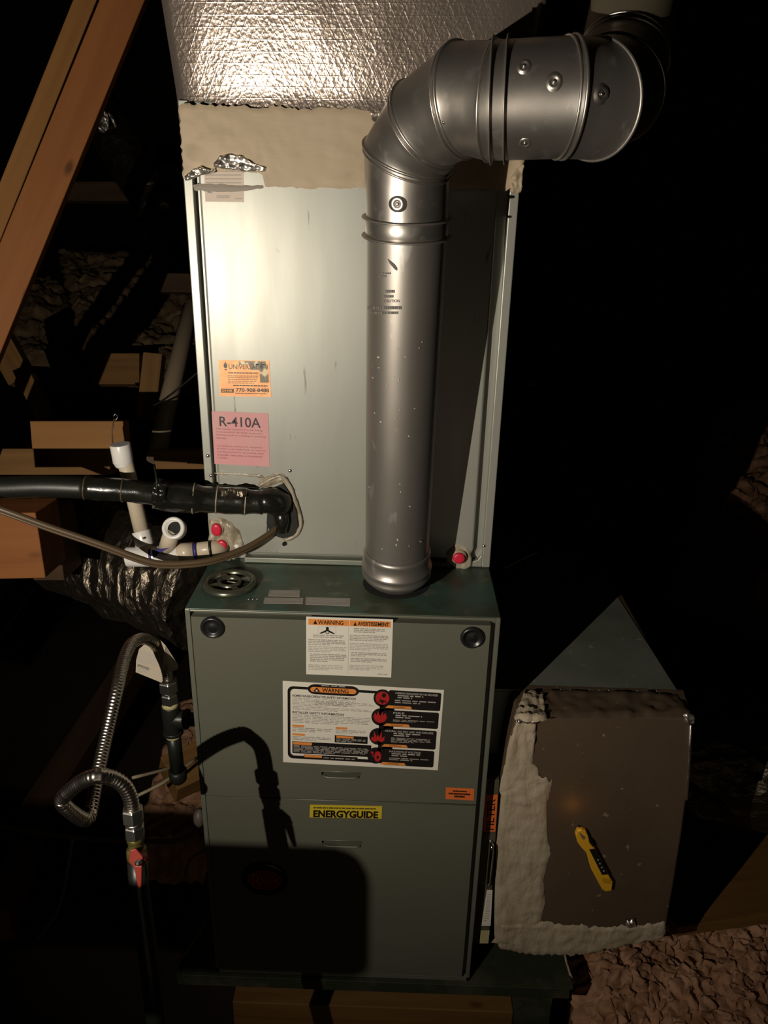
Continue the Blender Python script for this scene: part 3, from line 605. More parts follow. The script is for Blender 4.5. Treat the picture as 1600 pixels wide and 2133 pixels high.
# pressed screw dimples
def dimple(px, py, seg_c, ax, r, R=.010, name='screw_dimple'):
    d = ray(px, py); ax = Vector(ax).normalized(); o_ = CAM - seg_c; dd = d - ax * d.dot(ax); oo = o_ - ax * o_.dot(ax)
    A = dd.dot(dd); B = 2 * dd.dot(oo); Cc = oo.dot(oo) - r * r; disc = max(B * B - 4 * A * Cc, 0); t = (-B - math.sqrt(disc)) / (2 * A)
    p = CAM + d * t; n = (p - seg_c); n = (n - ax * n.dot(ax)).normalized()
    mb = MB(); mb.lathe([(R * 1.25, -.0012), (R * 1.05, .0), (R * .85, .0014), (R * .7, .0021), (R * .5, .0018), (R * .3, .0008), (.0001, .0003)], p, n, M_galv, 24, False)
    dd_ = mb.build(name, vent); m2 = MB(); m2.lathe([(R * .25, 0), (R * .24, .002), (R * .1, .0028), (0, .0025)], p, n, M_steel, 10); m2.build('screw', dd_)
dimple(828, 425, Ps[2], dv, .0575, .0105); dimple(1092, 138, Ps[6], d6, .065, .0085); dimple(1155, 170, Ps[6], d6, .065, .0095); dimple(1094, 297, Ps[6], d6, .064, .0085)
dimple(1253, 196, Ps[7], (Ps[8] - Ps[7]), .066, .009)
for px, py, k in ((925, 254, 4), (960, 230, 4)):
    ax_ = (Ps[k + 1] - Ps[k]).normalized(); p_ = PD(px, py, 1.0); q = Ps[k] + ax_ * (p_ - Ps[k]).dot(ax_); n_ = (p_ - q).normalized(); screw(vent, PD(px, py, .926), BACK, .003, M_chrome)

def on_pipe(px, py, off=.0006):
    d = ray(px, py); c_ = Ps[0]; r = .0562 + .0013 * ((py - 1218) / (482 - 1218)) + off; o_ = CAM - c_; dd = d - dv * d.dot(dv); oo = o_ - dv * o_.dot(dv)
    A = dd.dot(dd); B = 2 * dd.dot(oo); Cc = oo.dot(oo) - r * r; return CAM + d * ((-B - math.sqrt(max(B * B - 4 * A * Cc, 0))) / (2 * A))
class PipePrint(Print):
    def __init__(s, x0, y0, x1, y1): s.b = (x0, y0, x1, y1); s.mb = MB(); s.th = 0
    def at(s, u, v, k): x0, y0, x1, y1 = s.b; return on_pipe(x0 + (x1 - x0) * u, y0 + (y1 - y0) * v, .0012)
M_pprint = mat('pipe_stencil', (.17, .155, .135), .6)
pp = PipePrint(762, 560, 850, 660); pp.lines(.30, .08, .6, .2, 2, M_pprint, 120, 0, .5); pp.lines(.45, .44, .68, .50, 1, M_pprint, 121, 0, 1, 1); pp.lines(.40, .55, .66, .60, 1, M_pprint, 122, 0, 1, 1); pp.text('CAUTION', .42, .64, .80, .70, M_pprint, 0, 0)
pp.lines(.04, .78, .85, .86, 1, M_pprint, 123, 0, .8, 1); pp.lines(.1, .89, .82, .95, 1, M_pprint, 124, 0, .9, 1); pp.build('stencilled_print', segs[0])
pp = PipePrint(0, 0, 1, 1); pp.poly([(807, 539), (815, 545), (822, 551), (827, 558), (827, 564), (822, 561), (816, 554), (811, 548)], mat('pipe_scuff', (.12, .105, .085), .7), 0); pp.build('scuff_mark', segs[0])
pp = PipePrint(0, 0, 1, 1); r_ = random.Random(9); M_dust = mat('pipe_dust', (.52, .48, .43), .8)
for _ in range(26):
    x = r_.uniform(768, 888); y = r_.uniform(700, 1160); a_ = r_.uniform(1, 3.2); b_ = r_.uniform(.8, 2); pp.poly([(x + a_ * math.cos(t * .9) * r_.uniform(.6, 1.2), y - b_ * math.sin(t * .9) * r_.uniform(.6, 1.2)) for t in range(7)], M_dust, 0)
o_ = pp.build('dust_specks', segs[0]); o_['kind'] = 'stuff'
# ================================================================== REFRIGERANT LINES
rl = thing('refrigerant_line', 'thick black insulated refrigerant line entering the grey cabinet from the left', 'pipe', PY(200, 1016, .11))
mb = MB(); mb.tube(spline([PY(-120, 1018, .08), PY(0, 1016, .09), PY(90, 1013, .098), PY(180, 1016, .105)], .01), .0195, M_rubber, 20); mb.build('foam_sleeve', rl)
mb = MB(); mb.tube(spline([PY(178, 1016, .105), PY(258, 1021, .115), PY(330, 1030, .126)], .008), .0205, M_tape, 20, wob=.06); mb.build('taped_sleeve', rl)
pth = spline([PY(325, 1028, .125), PY(360, 1034, .135), PY(430, 1040, .150), PY(500, 1044, .158), PY(548, 1046, .162)], .008)
mb = MB(); mb.tube(pth, [(.0280 if i < len(pth) * .35 else .0245 if i < len(pth) * .8 else .022) for i in range(len(pth))], M_tape, 24, wob=.07); mb.build('taped_sleeve', rl)
mb = MB(); mb.tube(spline([PD(540, 1046, 1.27), PD(570, 1045, 1.29), PY(590, 1048, .165), PY(596, 1052, YC + .005)], .006), [.021] * 60, M_tape, 20, wob=.12) if False else mb.tube([PY(540, 1046, .162), PY(556, 1044, .163), PY(570, 1044, .166), PY(580, 1047, .176), PY(588, 1052, .19)], [.022, .0235, .025, .0245, .023], M_tape, 24, wob=.1)
mb.tube([PY(584, 1060, .178), PY(588, 1085, .178), PY(588, 1106, .18)], [.016, .015, .012], M_tape, 14, wob=.1)
mb.build('line_elbow', rl)
for px, py, d, rad in ((178, 1016, .105, .0212), (256, 1021, .1148, .0213), (404, 1038, .1455, .0285), (452, 1041, .1527, .0255), (512, 1045, .159, .0253)):
    c0 = PY(px, py, d); c1 = PY(px + 10, py + .8, d + .0011); mb = MB(); mb.lathe([(rad - .002, -.0012), (rad, -.001), (rad, .001), (rad - .002, .0012)], c0, c1 - c0, M_seal if px > 380 else M_cable, 28, False); mb.build('tape_edge', rl)
mb = MB(); loft(mb, [(462, 1022), (480, 1016), (500, 1018), (512, 1026)], [(460, 1034), (480, 1040), (498, 1040), (510, 1036)], M_flex, lambda x, y: PY(x, y, .133), 14, 6, .006, 60, BACK, edge=2); mb.build('foil_scrap', rl, label='scrap of dirty foil tape')
mb = MB(); mb.tube([PY(322, 968, .12), PY(326, 1000, .097), PY(328, 1040, .095)], .0016, M_rubber, 6); mb.build('cable_tie', rl)
mb = MB(); loft(mb, [(318, 1010), (330, 1002), (345, 1006)], [(316, 1045), (330, 1050), (346, 1044)], M_tape, lambda x, y: PY(x, y, .103), 10, 10, .014, 50, BACK, edge=4); mb.build('tape_wrap', rl)

for off, rad_ in ((0, .0054), (7.5, .0028)):
    if not off: mb = MB()
    mb.tube(spline([PY(-80, 1035 + off, .02), PY(0, 1060 + off, .03), PY(100, 1096 + off, .045), PY(200, 1130 + off, .06), PY(300, 1166 + off, .075), PY(350, 1174 + off, .085), PY(430, 1168 + off, .105), PY(500, 1146 + off, .135), PY(545, 1122 + off, .158), PY(575, 1100 + off, .176), PY(588, 1085 + off, .19)], .01), rad_, M_cable, 12)
mb.build('copper_liquid_line', label='thin brown twin tube sagging in front of the white pipes', cat='pipe')

# ================================================================== WHITE CONDENSATE DRAIN
dr = thing('condensate_drain', 'white plastic condensate drain with capped riser beside the grey cabinet', 'pipe', PY(300, 1160, .15))
R1 = .0140; YR = .185; YT = .150
def TY(px, py, y=YR): return PY(px, py, y)
mb = MB(); mb.tube([TY(258, 950), TY(270, 1000), TY(297, 1115, .165)], R1, M_pvc, 20); mb.build('riser_pipe', dr)
c0 = TY(250, 925); c1 = TY(257, 963); mb = MB(); mb.tube([c0, c1], .0182, M_pvcw, 24); mb.tube([c1, TY(259, 971)], [.0172, .0145], M_pvcw, 24); mb.build('coupling', dr, bevel=.001, label='white coupling at the riser top')
c0 = TY(294, 1106, .168); c1 = TY(302, 1136, .160); mb = MB(); mb.tube([c0, c1], .0172, M_pvcw, 24); mb.build('socket', dr, bevel=.001)
mb = MB(); mb.sphere(TY(299, 1121, .1455), .0022, M_cabled, 8); mb.build('screw', dr)
mb = MB(); mb.tube([TY(260, 1161, YT - .002), TY(265, 1160, YT - .001), TY(312, 1160, YT), TY(375, 1152, YT + .006)], [.013, .0185, .0185, .0185], M_pvcw, 24); mb.tube([c1, TY(308, 1155, YT)], .0145, M_pvc, 20); mb.build('tee_fitting', dr, bevel=.001)
mb = MB(); mb.tube([TY(370, 1152, YT + .005), TY(404, 1148, YT + .010)], .0178, M_pvc, 24); mb.build('socket', dr)
mb = MB(); mb.tube([TY(400, 1148, YT + .010), TY(445, 1142, YT + .022), PY(470, 1138, YC)], .0150, M_pvc, 20); mb.build('outlet_pipe', dr)
for px, py, y_, rad, m_ in ((314, 1160, YT, .0190, M_primer), (406, 1148, YT + .0102, .0162, M_primer), (437, 1143, YT + .0196, .0158, M_rubber)):
    a_ = TY(px, py, y_); b_ = TY(px + 5, py - .6, y_ + .0006); mb = MB(); mb.tube([a_, b_], rad, m_, 24); mb.build('glue_ring', dr, label='purple glue ring' if m_ is M_primer else 'dark putty ring')
mb = MB(); mb.prism([TY(x, y, YT - .019) for x, y in ((316, 1146), (352, 1141), (335, 1150), (320, 1162))], (0, -.001, 0), M_primer); mb.build('primer_smear', dr)
wc = TY(361, 1100, .118); wn = BACK + Vector((0, 0, .15))
mb = MB(); mb.lathe([(.0200, -.018), (.0205, 0), (.0190, .002), (.0135, .002), (.0132, -.012), (0, -.012)], wc, wn, M_pvcw, 32); mb.lathe([(.0131, -.0115), (0, -.0114)], wc, wn, M_dark, 24, False); mb.tube([TY(361, 1100, .135), TY(345, 1148, YT + .002)], .0150, M_pvc, 16); mb.build('open_fitting', dr, label='open white ring of the vent fitting')

# ================================================================== GAS SUPPLY
gp = thing('gas_drip_leg', 'black iron gas tee and drip leg at the left side of the furnace', 'pipe', PD(362, 1640, 1.47))
GD = 1.455; gx = Vector((0, 0, 1))
g0 = PD(358, 1497, GD)
mb = MB(); mb.tube([g0 + gx * .030, g0 + gx * -.030], .0175, M_blackpipe, 20); mb.tube([g0, g0 + Vector((.030, 0, 0))], .0175, M_blackpipe, 20)
mb.lathe([(.018, 0), (.0195, .001), (.0195, .007), (.018, .008)], g0 + Vector((.024, 0, 0)), (1, 0, 0), M_blackpipe, 20); mb.lathe([(.018, 0), (.0195, .001), (.0195, .007), (.018, .008)], g0 - gx * .034, gx, M_blackpipe, 20); mb.build('tee_fitting', gp, bevel=.001)
mb = MB(); xx = -W2 - g0.x; mb.tube([g0 + Vector((.028, 0, 0)), g0 + Vector((xx - .0006, 0, 0))], .0133, M_blackpipe, 20); mb.build('branch_pipe', gp)
z1 = PD(362, 1625, GD + .02).z
mb = MB(); mb.tube([g0 - gx * .03, Vector((g0.x + .001, g0.y, z1))], .0135, M_blackpipe, 20); mb.build('drip_pipe', gp)
mb = MB(); mb.lathe([(.0125, -.026), (.016, -.022), (.0175, -.012), (.0175, 0), (.014, .002)], Vector((g0.x + .001, g0.y, z1)), gx, M_blackpipe, 24); mb.build('cap', gp)
mb = MB(); mb.tube([g0 - gx * .036, g0 - gx * .040], .0150, M_ytape, 18); mb.build('thread_tape', gp, label='pale thread tape')
mb = MB(); mb.tube([g0 + gx * .029, g0 + gx * .038], [.016, .0145], M_ytape, 18); mb.build('thread_tape', gp, label='yellowish thread tape')
hose = thing('gas_hose', 'corrugated stainless gas hose looping down to a red-levered valve', 'hose', PD(280, 1740, 1.05))
def hexnut(c0, c1, r, m, name, par):
    c0 = Vector(c0); c1 = Vector(c1); mb = MB(); L = (c1 - c0).length; mb.lathe([(r * .92, 0), (r, L * .12), (r, L * .88), (r * .9, L)], c0, c1 - c0, m, 6, True, False); return mb.build(name, par, bevel=.001)
nb = g0 + gx * .036
hexnut(nb, nb + gx * .022, .0165, M_steel, 'lower_nut', hose)
mb = MB(); mb.tube([nb + gx * .022, nb + gx * .027], .0135, M_steel, 18); mb.build('union_neck', hose)
hexnut(nb + gx * .027, nb + gx * .050, .0185, M_steel, 'upper_nut', hose)
ht = nb + gx * .052
path = [ht, ht + gx * .02, PD(341, 1386, 1.42), PD(325, 1345, 1.37), PD(300, 1330, 1.33), PD(275, 1340, 1.29), PD(258, 1375, 1.25), PD(243, 1440, 1.20), PD(222, 1530, 1.17), PD(202, 1620, 1.13), PD(189, 1690, 1.10), PD(184, 1706, 1.09), PD(172, 1706, 1.08), PD(150, 1692, 1.06), PD(132, 1676, 1.045), PD(130, 1664, 1.04), PD(142, 1650, 1.03), PD(170, 1628, 1.01), PD(200, 1617, .995), PD(232, 1620, 1.01), PD(258, 1636, 1.02), PD(271, 1660, 1.03), PD(276, 1685, 1.037)]
sp = spline(path, .00125)
acc = 0; rad = []
for i, p in enumerate(sp):
    if i: acc += (p - sp[i - 1]).length
    rad.append(.0098 + .0006 * math.sin(acc * 2 * math.pi / .0050))
mb = MB(); mb.tube(sp, rad, M_corr, 14); mb.build('corrugated_tube', hose)
a0, a1, a2, a3 = PD(276, 1683, 1.037), PD(278.5, 1712, 1.041), PD(280, 1718, 1.042), PD(282, 1744, 1.046)
hexnut(a0, a1, .0148, M_steel, 'upper_nut', hose); mb = MB(); mb.tube([a1, a2], .0115, M_steel, 18); mb.build('union_neck', hose); hexnut(a2, a3, .0138, M_steel, 'lower_nut', hose)
tg = MB(); TD = 1.37
tg.prism([PD(x, y, TD - .0) for x, y in ((324, 1322), (290, 1352), (284, 1375), (283, 1400), (337, 1422), (350, 1396), (342, 1356))], BACK * .0008, M_taggrey)
tag_o = tg.build('paper_tag', hose, label='cream paper tag folded over the hose')
tg = MB(); q = [PD(324, 1322, TD - .004), PD(345, 1344, TD - .010), PD(372, 1386, TD + .02), PD(370, 1394, TD + .025), PD(345, 1404, TD + .004), PD(338, 1392, TD - .004)]
tg.prism(q, BACK * .0008, M_taggrey); tg.build('tag_flap', tag_o)
s = Print([PD(290, 1352, TD), PD(330, 1368, TD), PD(326, 1392, TD), PD(284, 1378, TD)], BACK, None, .001); s.lines(0, 0, 1, 1, 7, M_inkg, 100, 1, .55); s.build('printed_lines', tag_o)
s = Print([PD(286, 1381, TD), PD(318, 1392, TD), PD(316, 1412, TD), PD(285, 1400, TD)], BACK, None, .001); s.text('APPROVED', .0, .05, .8, .35, M_ink, 1, .03); s.lines(0, .45, .7, .95, 3, M_inkg, 101, 1, .5); s.build('printed_words', tag_o)
gv = thing('gas_valve', 'brass gas valve with red lever at the lower end of the steel hose', 'valve', PD(283, 1775, 1.05))
b0, b1 = PD(282, 1744, 1.046), PD(286, 1792, 1.053)
mb = MB(); mb.tube([b0, b0.lerp(b1, .15), b0.lerp(b1, .18), b0.lerp(b1, .45), b0.lerp(b1, .5), b0.lerp(b1, .85), b1], [.0118, .0118, .0105, .0105, .0135, .0135, .0115], M_brass, 16); mb.build('valve_body', gv, bevel=.0008)
hc = PD(290, 1793, 1.033)
mb = MB(); mb.lathe([(.009, -.012), (.009, .002), (.005, .004)], hc, BACK, M_redh, 20)
mb.prism([PD(x, y, 1.031) for x, y in ((273, 1768), (270, 1790), (278, 1803), (292, 1806), (300, 1796), (299, 1782), (285, 1766))], BACK * .004, M_redh)
mb.prism([PD(x, y, 1.029) for x, y in ((281, 1800), (289, 1844), (294, 1847), (297, 1842), (298, 1800))], BACK * .005, M_redh)
lev = mb.build('lever', gv, bevel=.0012, label='red lever')
mb = MB(); mb.lathe([(.0045, 0), (.0045, .004), (.002, .006)], PD(289, 1795, 1.026), BACK, M_steel, 6, True, False); mb.build('lever_nut', lev)
mb = MB(); mb.tube([PD(286, 1790, 1.053), PD(290, 1850, 1.06), PD(312, 2010, 1.075), PD(345, 2300, 1.10)], [.0135] * 4, M_blackpipe, 20); mb.build('gas_supply_pipe', label='black iron gas pipe rising to the red-levered valve', cat='pipe')

# ================================================================== FILTER RACK AND RETURN BOX
YF = .028
fr = thing('filter_rack', 'narrow filter rack with orange sticker and metal handle between furnace and return box', 'filter rack', (.30, .3, .02))
xl = W2 + .002; xr_ = PY(1043, 1700, YF).x
mb = MB(); zt = PY(1040, 1625, YF).z; zb = PY(1020, 1965, YF).z
pl = [PY(1044, 1625, YF), PY(1022, 1965, YF)]
mb.prism([Vector((xl, YF, zt)), Vector((xl, YF, zb)), Vector((pl[1].x - .004, YF, zb)), Vector((pl[0].x - .003, YF, zt))], (0, .6, 0), mat('filter_door', (.11, .095, .06), .5, .3)); mb.build('rack_door', fr, bevel=.001)
s = Print([PY(1010, 1655, YF), PY(1037, 1655, YF), PY(1032, 1732, YF), PY(1007, 1732, YF)], FN, M_orange2)
V, Fc = text2d('FILTER', .01); s.mb.add([s.at(.22 + .62 * y, .95 - .84 * x, .0009) for x, y in V], Fc, M_ink)
s.build('filter_sticker', fr, label='orange vertical sticker reading FILTER')
hp = [PY(1024, 1757, YF - .003), PY(1025, 1764, YF - .014), PY(1021, 1800, YF - .018), PY(1018, 1835, YF - .014), PY(1017, 1842, YF - .003)]
mb = MB(); mb.tube(spline(hp, .004), .0035, M_chrome, 10); mb.build('handle', fr, label='bowed metal handle')
screw(fr, PY(1022, 1752, YF), FN, .004); screw(fr, PY(1016, 1844, YF), FN, .004)
s = Print([PY(1014, 1854, YF), PY(1026, 1854, YF), PY(1022, 1928, YF), PY(1003, 1928, YF)], FN, M_white); s.lines(.2, .1, .8, .9, 12, M_inkl, 110, 1, .4); s.build('paper_slip', fr, label='white paper slip')
mb = MB(); mb.prism([PY(x, y, YF) for x, y in ((1001, 1938), (1020, 1938), (1017, 1964), (999, 1964))], (0, -.0012, 0), M_ytape); mb.build('yellow_tag', fr)
YB = .030
rb = thing('return_box', 'brown duct-board return air box with pale mastic edges right of the furnace', 'duct box', (.5, .3, .08))
outl = [(1076, 1492), (1060, 1540), (1040, 1645), (1044, 1655), (1034, 1760), (1030, 1900), (1031, 1960), (1045, 1975), (1100, 1984), (1180, 1990), (1250, 1978), (1320, 1964), (1385, 1950), (1392, 1905), (1404, 1840), (1420, 1740), (1432, 1650), (1436, 1560), (1442, 1492)]
BZ = PY(1250, 1490, YB).z
def ob(x, y): return PY(x, y, YB)
pl = [ob(x, y) for x, y in outl]; pl[0].z = pl[-1].z = BZ
mb = MB(); mb.prism(pl, (0, .62, 0), M_board); mb.build('duct_board', rb, bevel=.004)
mb = MB(); L_ = [(1078, 1494), (1060, 1545), (1040, 1645), (1044, 1660), (1034, 1760), (1030, 1900), (1030, 1962)]
Rr = [(1118, 1500), (1117, 1530), (1110, 1590), (1124, 1612), (1150, 1625), (1138, 1680), (1140, 1740), (1148, 1770), (1132, 1830), (1136, 1880), (1124, 1920), (1128, 1985)]
loft(mb, L_, Rr, M_mastic2, lambda x, y: PY(x, y, YB - .001), 90, 16, .006, 34, edge=16, base=.002)
loft(mb, [(1040, 1920), (1130, 1920), (1180, 1926), (1250, 1930), (1330, 1926), (1388, 1920)], [(1040, 1975), (1100, 1986), (1180, 1991), (1250, 1980), (1330, 1964), (1384, 1952)], M_mastic2, lambda x, y: PY(x, y, YB - .001), 90, 12, .005, 34, edge=6, base=.0025, seed=3)
mb.build('mastic_coat', rb, label='thick pale mastic along the left and lower edges')
ZT = BZ; yk = PZ(1250, 1441, ZT).y
xa, xb = PZ(1090, 1441, ZT).x, PZ(1412, 1441, ZT).x
mb = MB(); mb.prism([Vector((pl[0].x, YB + .002, ZT)), Vector((pl[-1].x, YB + .002, ZT)), Vector((xb + .01, yk + .01, ZT)), Vector((xa, yk + .01, ZT))], (0, 0, .003), M_board)
loft(mb, [(1092, 1440), (1150, 1437), (1250, 1440), (1340, 1440), (1412, 1446)], [(1070, 1492), (1150, 1494), (1250, 1496), (1340, 1496), (1446, 1492)], M_board, lambda x, y: PZ(x, y, ZT + .003), 50, 10, .010, 26, (0, 0, 1), edge=3)
loft(mb, [(1092, 1438), (1110, 1440), (1132, 1446)], [(1070, 1496), (1100, 1506), (1140, 1500)], M_mastic2, lambda x, y: PZ(x, y, ZT + .006), 16, 14, .018, 40, (0, -.3, 1), edge=4)
mb.build('top_flap', rb, label='creased board flap with puckered mastic')
for tp_, bt_, a_, b_, am in (([(1072, 1490), (1092, 1486), (1116, 1492)], [(1078, 1504), (1096, 1508), (1118, 1506)], 14, 6, .010), ([(1424, 1490), (1434, 1484), (1447, 1488)], [(1424, 1504), (1436, 1512), (1446, 1504)], 12, 8, .014), ([(1304, 1920), (1322, 1914)], [(1306, 1932), (1324, 1930)], 6, 6, .009)):
    mb = MB(); loft(mb, tp_, bt_, M_foilt, lambda x, y: PY(x, y, YB - .006), a_, b_, am, 55, edge=3); mb.build('foil_tape_scrap', rb, label='scrap of bright foil tape')
mb = MB(); mb.tube([PY(x, y, YB - .001) for x, y in ((1440, 1500), (1437, 1560), (1434, 1620), (1430, 1665))], .0028, M_foilt, 8, wob=.7); mb.build('foil_edge_strip', rb, label='glinting foil strip down the right edge')
mb = MB(); zt2 = ZT - .004; yb0 = yk; A_ = [Vector((W2 + .002, yk - .004, zt2)), Vector((PZ(1406, 1434, zt2).x, yk - .004, zt2)), Vector((PZ(1280, 1240, zt2).x, PZ(1280, 1240, zt2).y + .05, zt2)), Vector((W2 + .002, PZ(1280, 1240, zt2).y + .05, zt2))]
mb.prism(A_, (0, 0, .006), M_galvo); 
mb.prism([p - Vector((0, -.002, .002)) for p in A_], (0, 0, -.35), M_galvo)
mb.build('metal_top', rb, bevel=.001, label='dull galvanised top sheet behind the flap')
mb = MB()
for i in range(12): mb.sphere(PZ(1148 + 20 * i, 1436 + .3 * i, zt2 + .007), .0016, M_galv, 6)
mb.build('rivet_row', rb)
# yellow tester stuck into the board
tt = thing('voltage_tester', 'yellow pen tester stuck in the brown return box', 'tester', PY(1245, 1800, YB))
def q2(x, y, o=0.0): return PY(x, y, YB - .012 - o)
outln = [(1199, 1740), (1203, 1731), (1212, 1728), (1221, 1732), (1226, 1742), (1229, 1756), (1235, 1764), (1240, 1768), (1272, 1830), (1277, 1838), (1275, 1856), (1262, 1858), (1255, 1854), (1247, 1840), (1232, 1812), (1228, 1800), (1222, 1778), (1210, 1765), (1203, 1755)]
mb = MB(); mb.prism([q2(x, y) for x, y in outln], (0, .011, 0), M_tool); bd_ = mb.build('tester_body', tt, bevel=.0025, segs=3)
mb = MB(); mb.prism([q2(x, y, .0004) for x, y in ((1227, 1769), (1239, 1768), (1268, 1822), (1254, 1823))], (0, .002, 0), M_blackp); fcz = mb.build('face_panel', tt, bevel=.0008, label='black button panel')
for x, y in ((1246, 1791), (1250, 1799), (1254, 1807), (1258, 1814)):
    mb = MB(); mb.sphere(q2(x, y, .0006), .0016, M_inkl, 8); mb.build('button', fcz)
mb = MB(); mb.prism([q2(x, y, .0004) for x, y in ((1206, 1733), (1210, 1736), (1220, 1744), (1217, 1750), (1212, 1746))], (0, .002, 0), M_pvcs); mb.build('thumb_hole', tt)
mb = MB(); mb.prism([q2(x, y) for x, y in ((1229, 1748), (1234, 1754), (1238, 1764), (1233, 1762))], (0, .008, 0), M_blackp); mb.build('side_clip', tt)
mb = MB(); mb.prism([q2(x, y, .0004) for x, y in ((1253, 1828), (1272, 1832), (1274, 1842), (1256, 1840))], (0, .002, 0), mat('dark_yellow', (.5, .25, .01), .4)); mb.build('end_cap', tt, bevel=.001)
mb = MB(); mb.tube([q2(1213, 1734, -.006), q2(1208, 1724, -.008), PY(1204, 1716, YB + .004)], [.0045, .0035, .002], M_blackp, 12); mb.build('probe_tip', tt)

tl = bpy.data.lights.new('added_amber_lamp', 'POINT'); to = bpy.data.objects.new('added_amber_lamp', tl); COL.objects.link(to)  # added lamp, stands in for torch light bounced off the yellow body
to.location = PY(1198, 1696, YB - .022); tl.energy = .009; tl.color = (1, .45, .06); tl.shadow_soft_size = .004
# ================================================================== PAN, TIMBERS, FLOOR THINGS
mb = MB(); mb.box(-.34, .478, -.004, .80, -.014, -.001, M_pan); mb.box(-.34, .482, -.010, -.003, -.030, -.001, M_pan); mb.box(.475, .482, -.010, .80, -.030, .004, M_pan); mb.box(-.347, -.34, -.010, .80, -.030, .004, M_pan)
mb.build('drain_pan', label='dark green metal pan under the furnace', cat='pan', bevel=.001)
mb = MB(); loft(mb, [(1174, 1985), (1178, 2005), (1186, 2030)], [(1178, 1985), (1184, 2010), (1194, 2040)], M_mastic2, lambda x, y: PZ(x, y, .006), 12, 3, .004, 50, (0, 0, 1), edge=2); mb.build('torn_foil_strip', label='pale torn strip on the right edge of the pan', cat='tape')
beam('support_block', 'orange pine support timber under the front of the pan', PY(488, 2135, -.004) + Vector((0, 0, 0)), Vector((PY(1068, 2120, -.004).x, -.004, PY(488, 2135, -.004).z)), .145, .14, (0, -1, 0), M_w2, 'timber')
mb = MB(); mb.box(PY(1070, 2100, .0).x, PY(1148, 2100, .0).x, .0, .09, -.40, -.032, M_pan); mb.build('metal_bracket', label='dark metal bracket right of the support timber', cat='bracket')
beam('pine_leg', 'narrow yellow pine leg beneath the right edge of the pan', PY(1198, 2078, .08), PY(1206, 2300, .08), .034, .05, (0, -1, 0), M_w1y, 'timber', cut0=.0)
beam('attic_joist', 'pale pine joist running through the insulation at the lower right corner', PD(1548, 1950, 2.3), PD(1690, 2230, 1.75), .05, .12, (-.2, -.3, 1), M_w2, 'joist')
beam('walk_board', 'broad brown plank behind the return box, above the pink insulation', Vector((.72, .305, .0)), Vector((1.9, .53, .0)), .32, .03, (0, 0, 1), M_w2, 'plank')

def insul(name, label, q, nx, ny, amp, fr_, m, seed=0, group=None, up=(0, 0, 1), skirt=.10):
    q = [Vector(p) for p in q]; up = Vector(up); vs = []
    for j in range(ny + 1):
        for i in range(nx + 1):
            u, v = i / nx, j / ny
            p = q[0].lerp(q[1], u).lerp(q[3].lerp(q[2], u), v)
            s0 = Vector((seed * 7.1, seed * 3.3, 0)) + p
            w0 = s0 * fr_ + Vector((nz(s0, fr_ * 1.3), nz(s0 + Vector((3, 1, 2)), fr_ * 1.3), 0)) * .6; w0.z *= .3; d1 = noise.voronoi(w0)[0][0]; d2 = noise.voronoi(w0 * 2.3)[0][0]
            h = amp * 1.6 * nz(s0, fr_ * .22) + amp * (1 - 1.3 * d1 ** 1.6) + amp * .4 * (1 - 1.3 * d2 ** 1.6) + amp * .2 * nz(s0, fr_ * 5)
            e = min(1, min(u, 1 - u, v, 1 - v) / .06); jit = Vector((nz(s0 + Vector((5, 0, 0)), fr_ * 1.5), nz(s0 + Vector((0, 9, 0)), fr_ * 1.5), 0)) * amp * .8
            vs.append(p + up * (h * e - skirt * (1 - e)) + jit)
    n = nx + 1; mb = MB(); mb.add(vs, [(j * n + i, j * n + i + 1, (j + 1) * n + i + 1, (j + 1) * n + i) for j in range(ny) for i in range(nx)], m, True)
    return mb.build(name, label=label, cat='insulation', kind='stuff', group=group)
insul('loose_insulation', 'pinkish loose-fill insulation at the lower right, below the return box', [Vector((.50, -.32, -.20)), Vector((1.7, -.32, -.20)), Vector((1.8, .50, -.045)), Vector((.50, .16, -.045))], 300, 240, .019, 42, M_ins, 1, skirt=.02)
insul('loose_insulation', 'loose-fill insulation mound far right in the dark', [PD(1400, 1230, 4.0), PD(1720, 1330, 3.2), PD(1760, 830, 5.6), PD(1480, 860, 5.6)], 90, 90, .07, 8, M_ins, 2)
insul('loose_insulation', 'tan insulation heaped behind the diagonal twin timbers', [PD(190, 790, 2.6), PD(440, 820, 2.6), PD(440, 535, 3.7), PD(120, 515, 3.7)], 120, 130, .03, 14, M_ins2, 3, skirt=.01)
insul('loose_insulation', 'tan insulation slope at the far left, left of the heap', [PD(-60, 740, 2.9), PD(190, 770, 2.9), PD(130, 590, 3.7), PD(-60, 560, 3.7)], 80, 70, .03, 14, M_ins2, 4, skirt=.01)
insul('loose_insulation', 'pinkish insulation seen low between the drip leg and furnace', [Vector((-.62, .42, -.12)), Vector((-.275, .42, -.12)), Vector((-.275, 1.0, -.02)), Vector((-.62, 1.0, -.02))], 50, 110, .022, 24, M_ins, 5)

# diagonal twin timbers, upper left
beam('diagonal_brace', 'yellowish diagonal pine timber, the left of the close pair', PD(293, -290, 1.50), PD(-426, 1500, 1.50), .038, .038, (.3, -1, .3), M_w1y, 'timber', group=None)
beam('diagonal_brace', 'wide orange-brown diagonal pine timber, the right of the close pair', PD(365, -270, 1.47), PD(-359, 1500, 1.47), .071, .055, (.40, -1, .3), M_w1, 'timber')
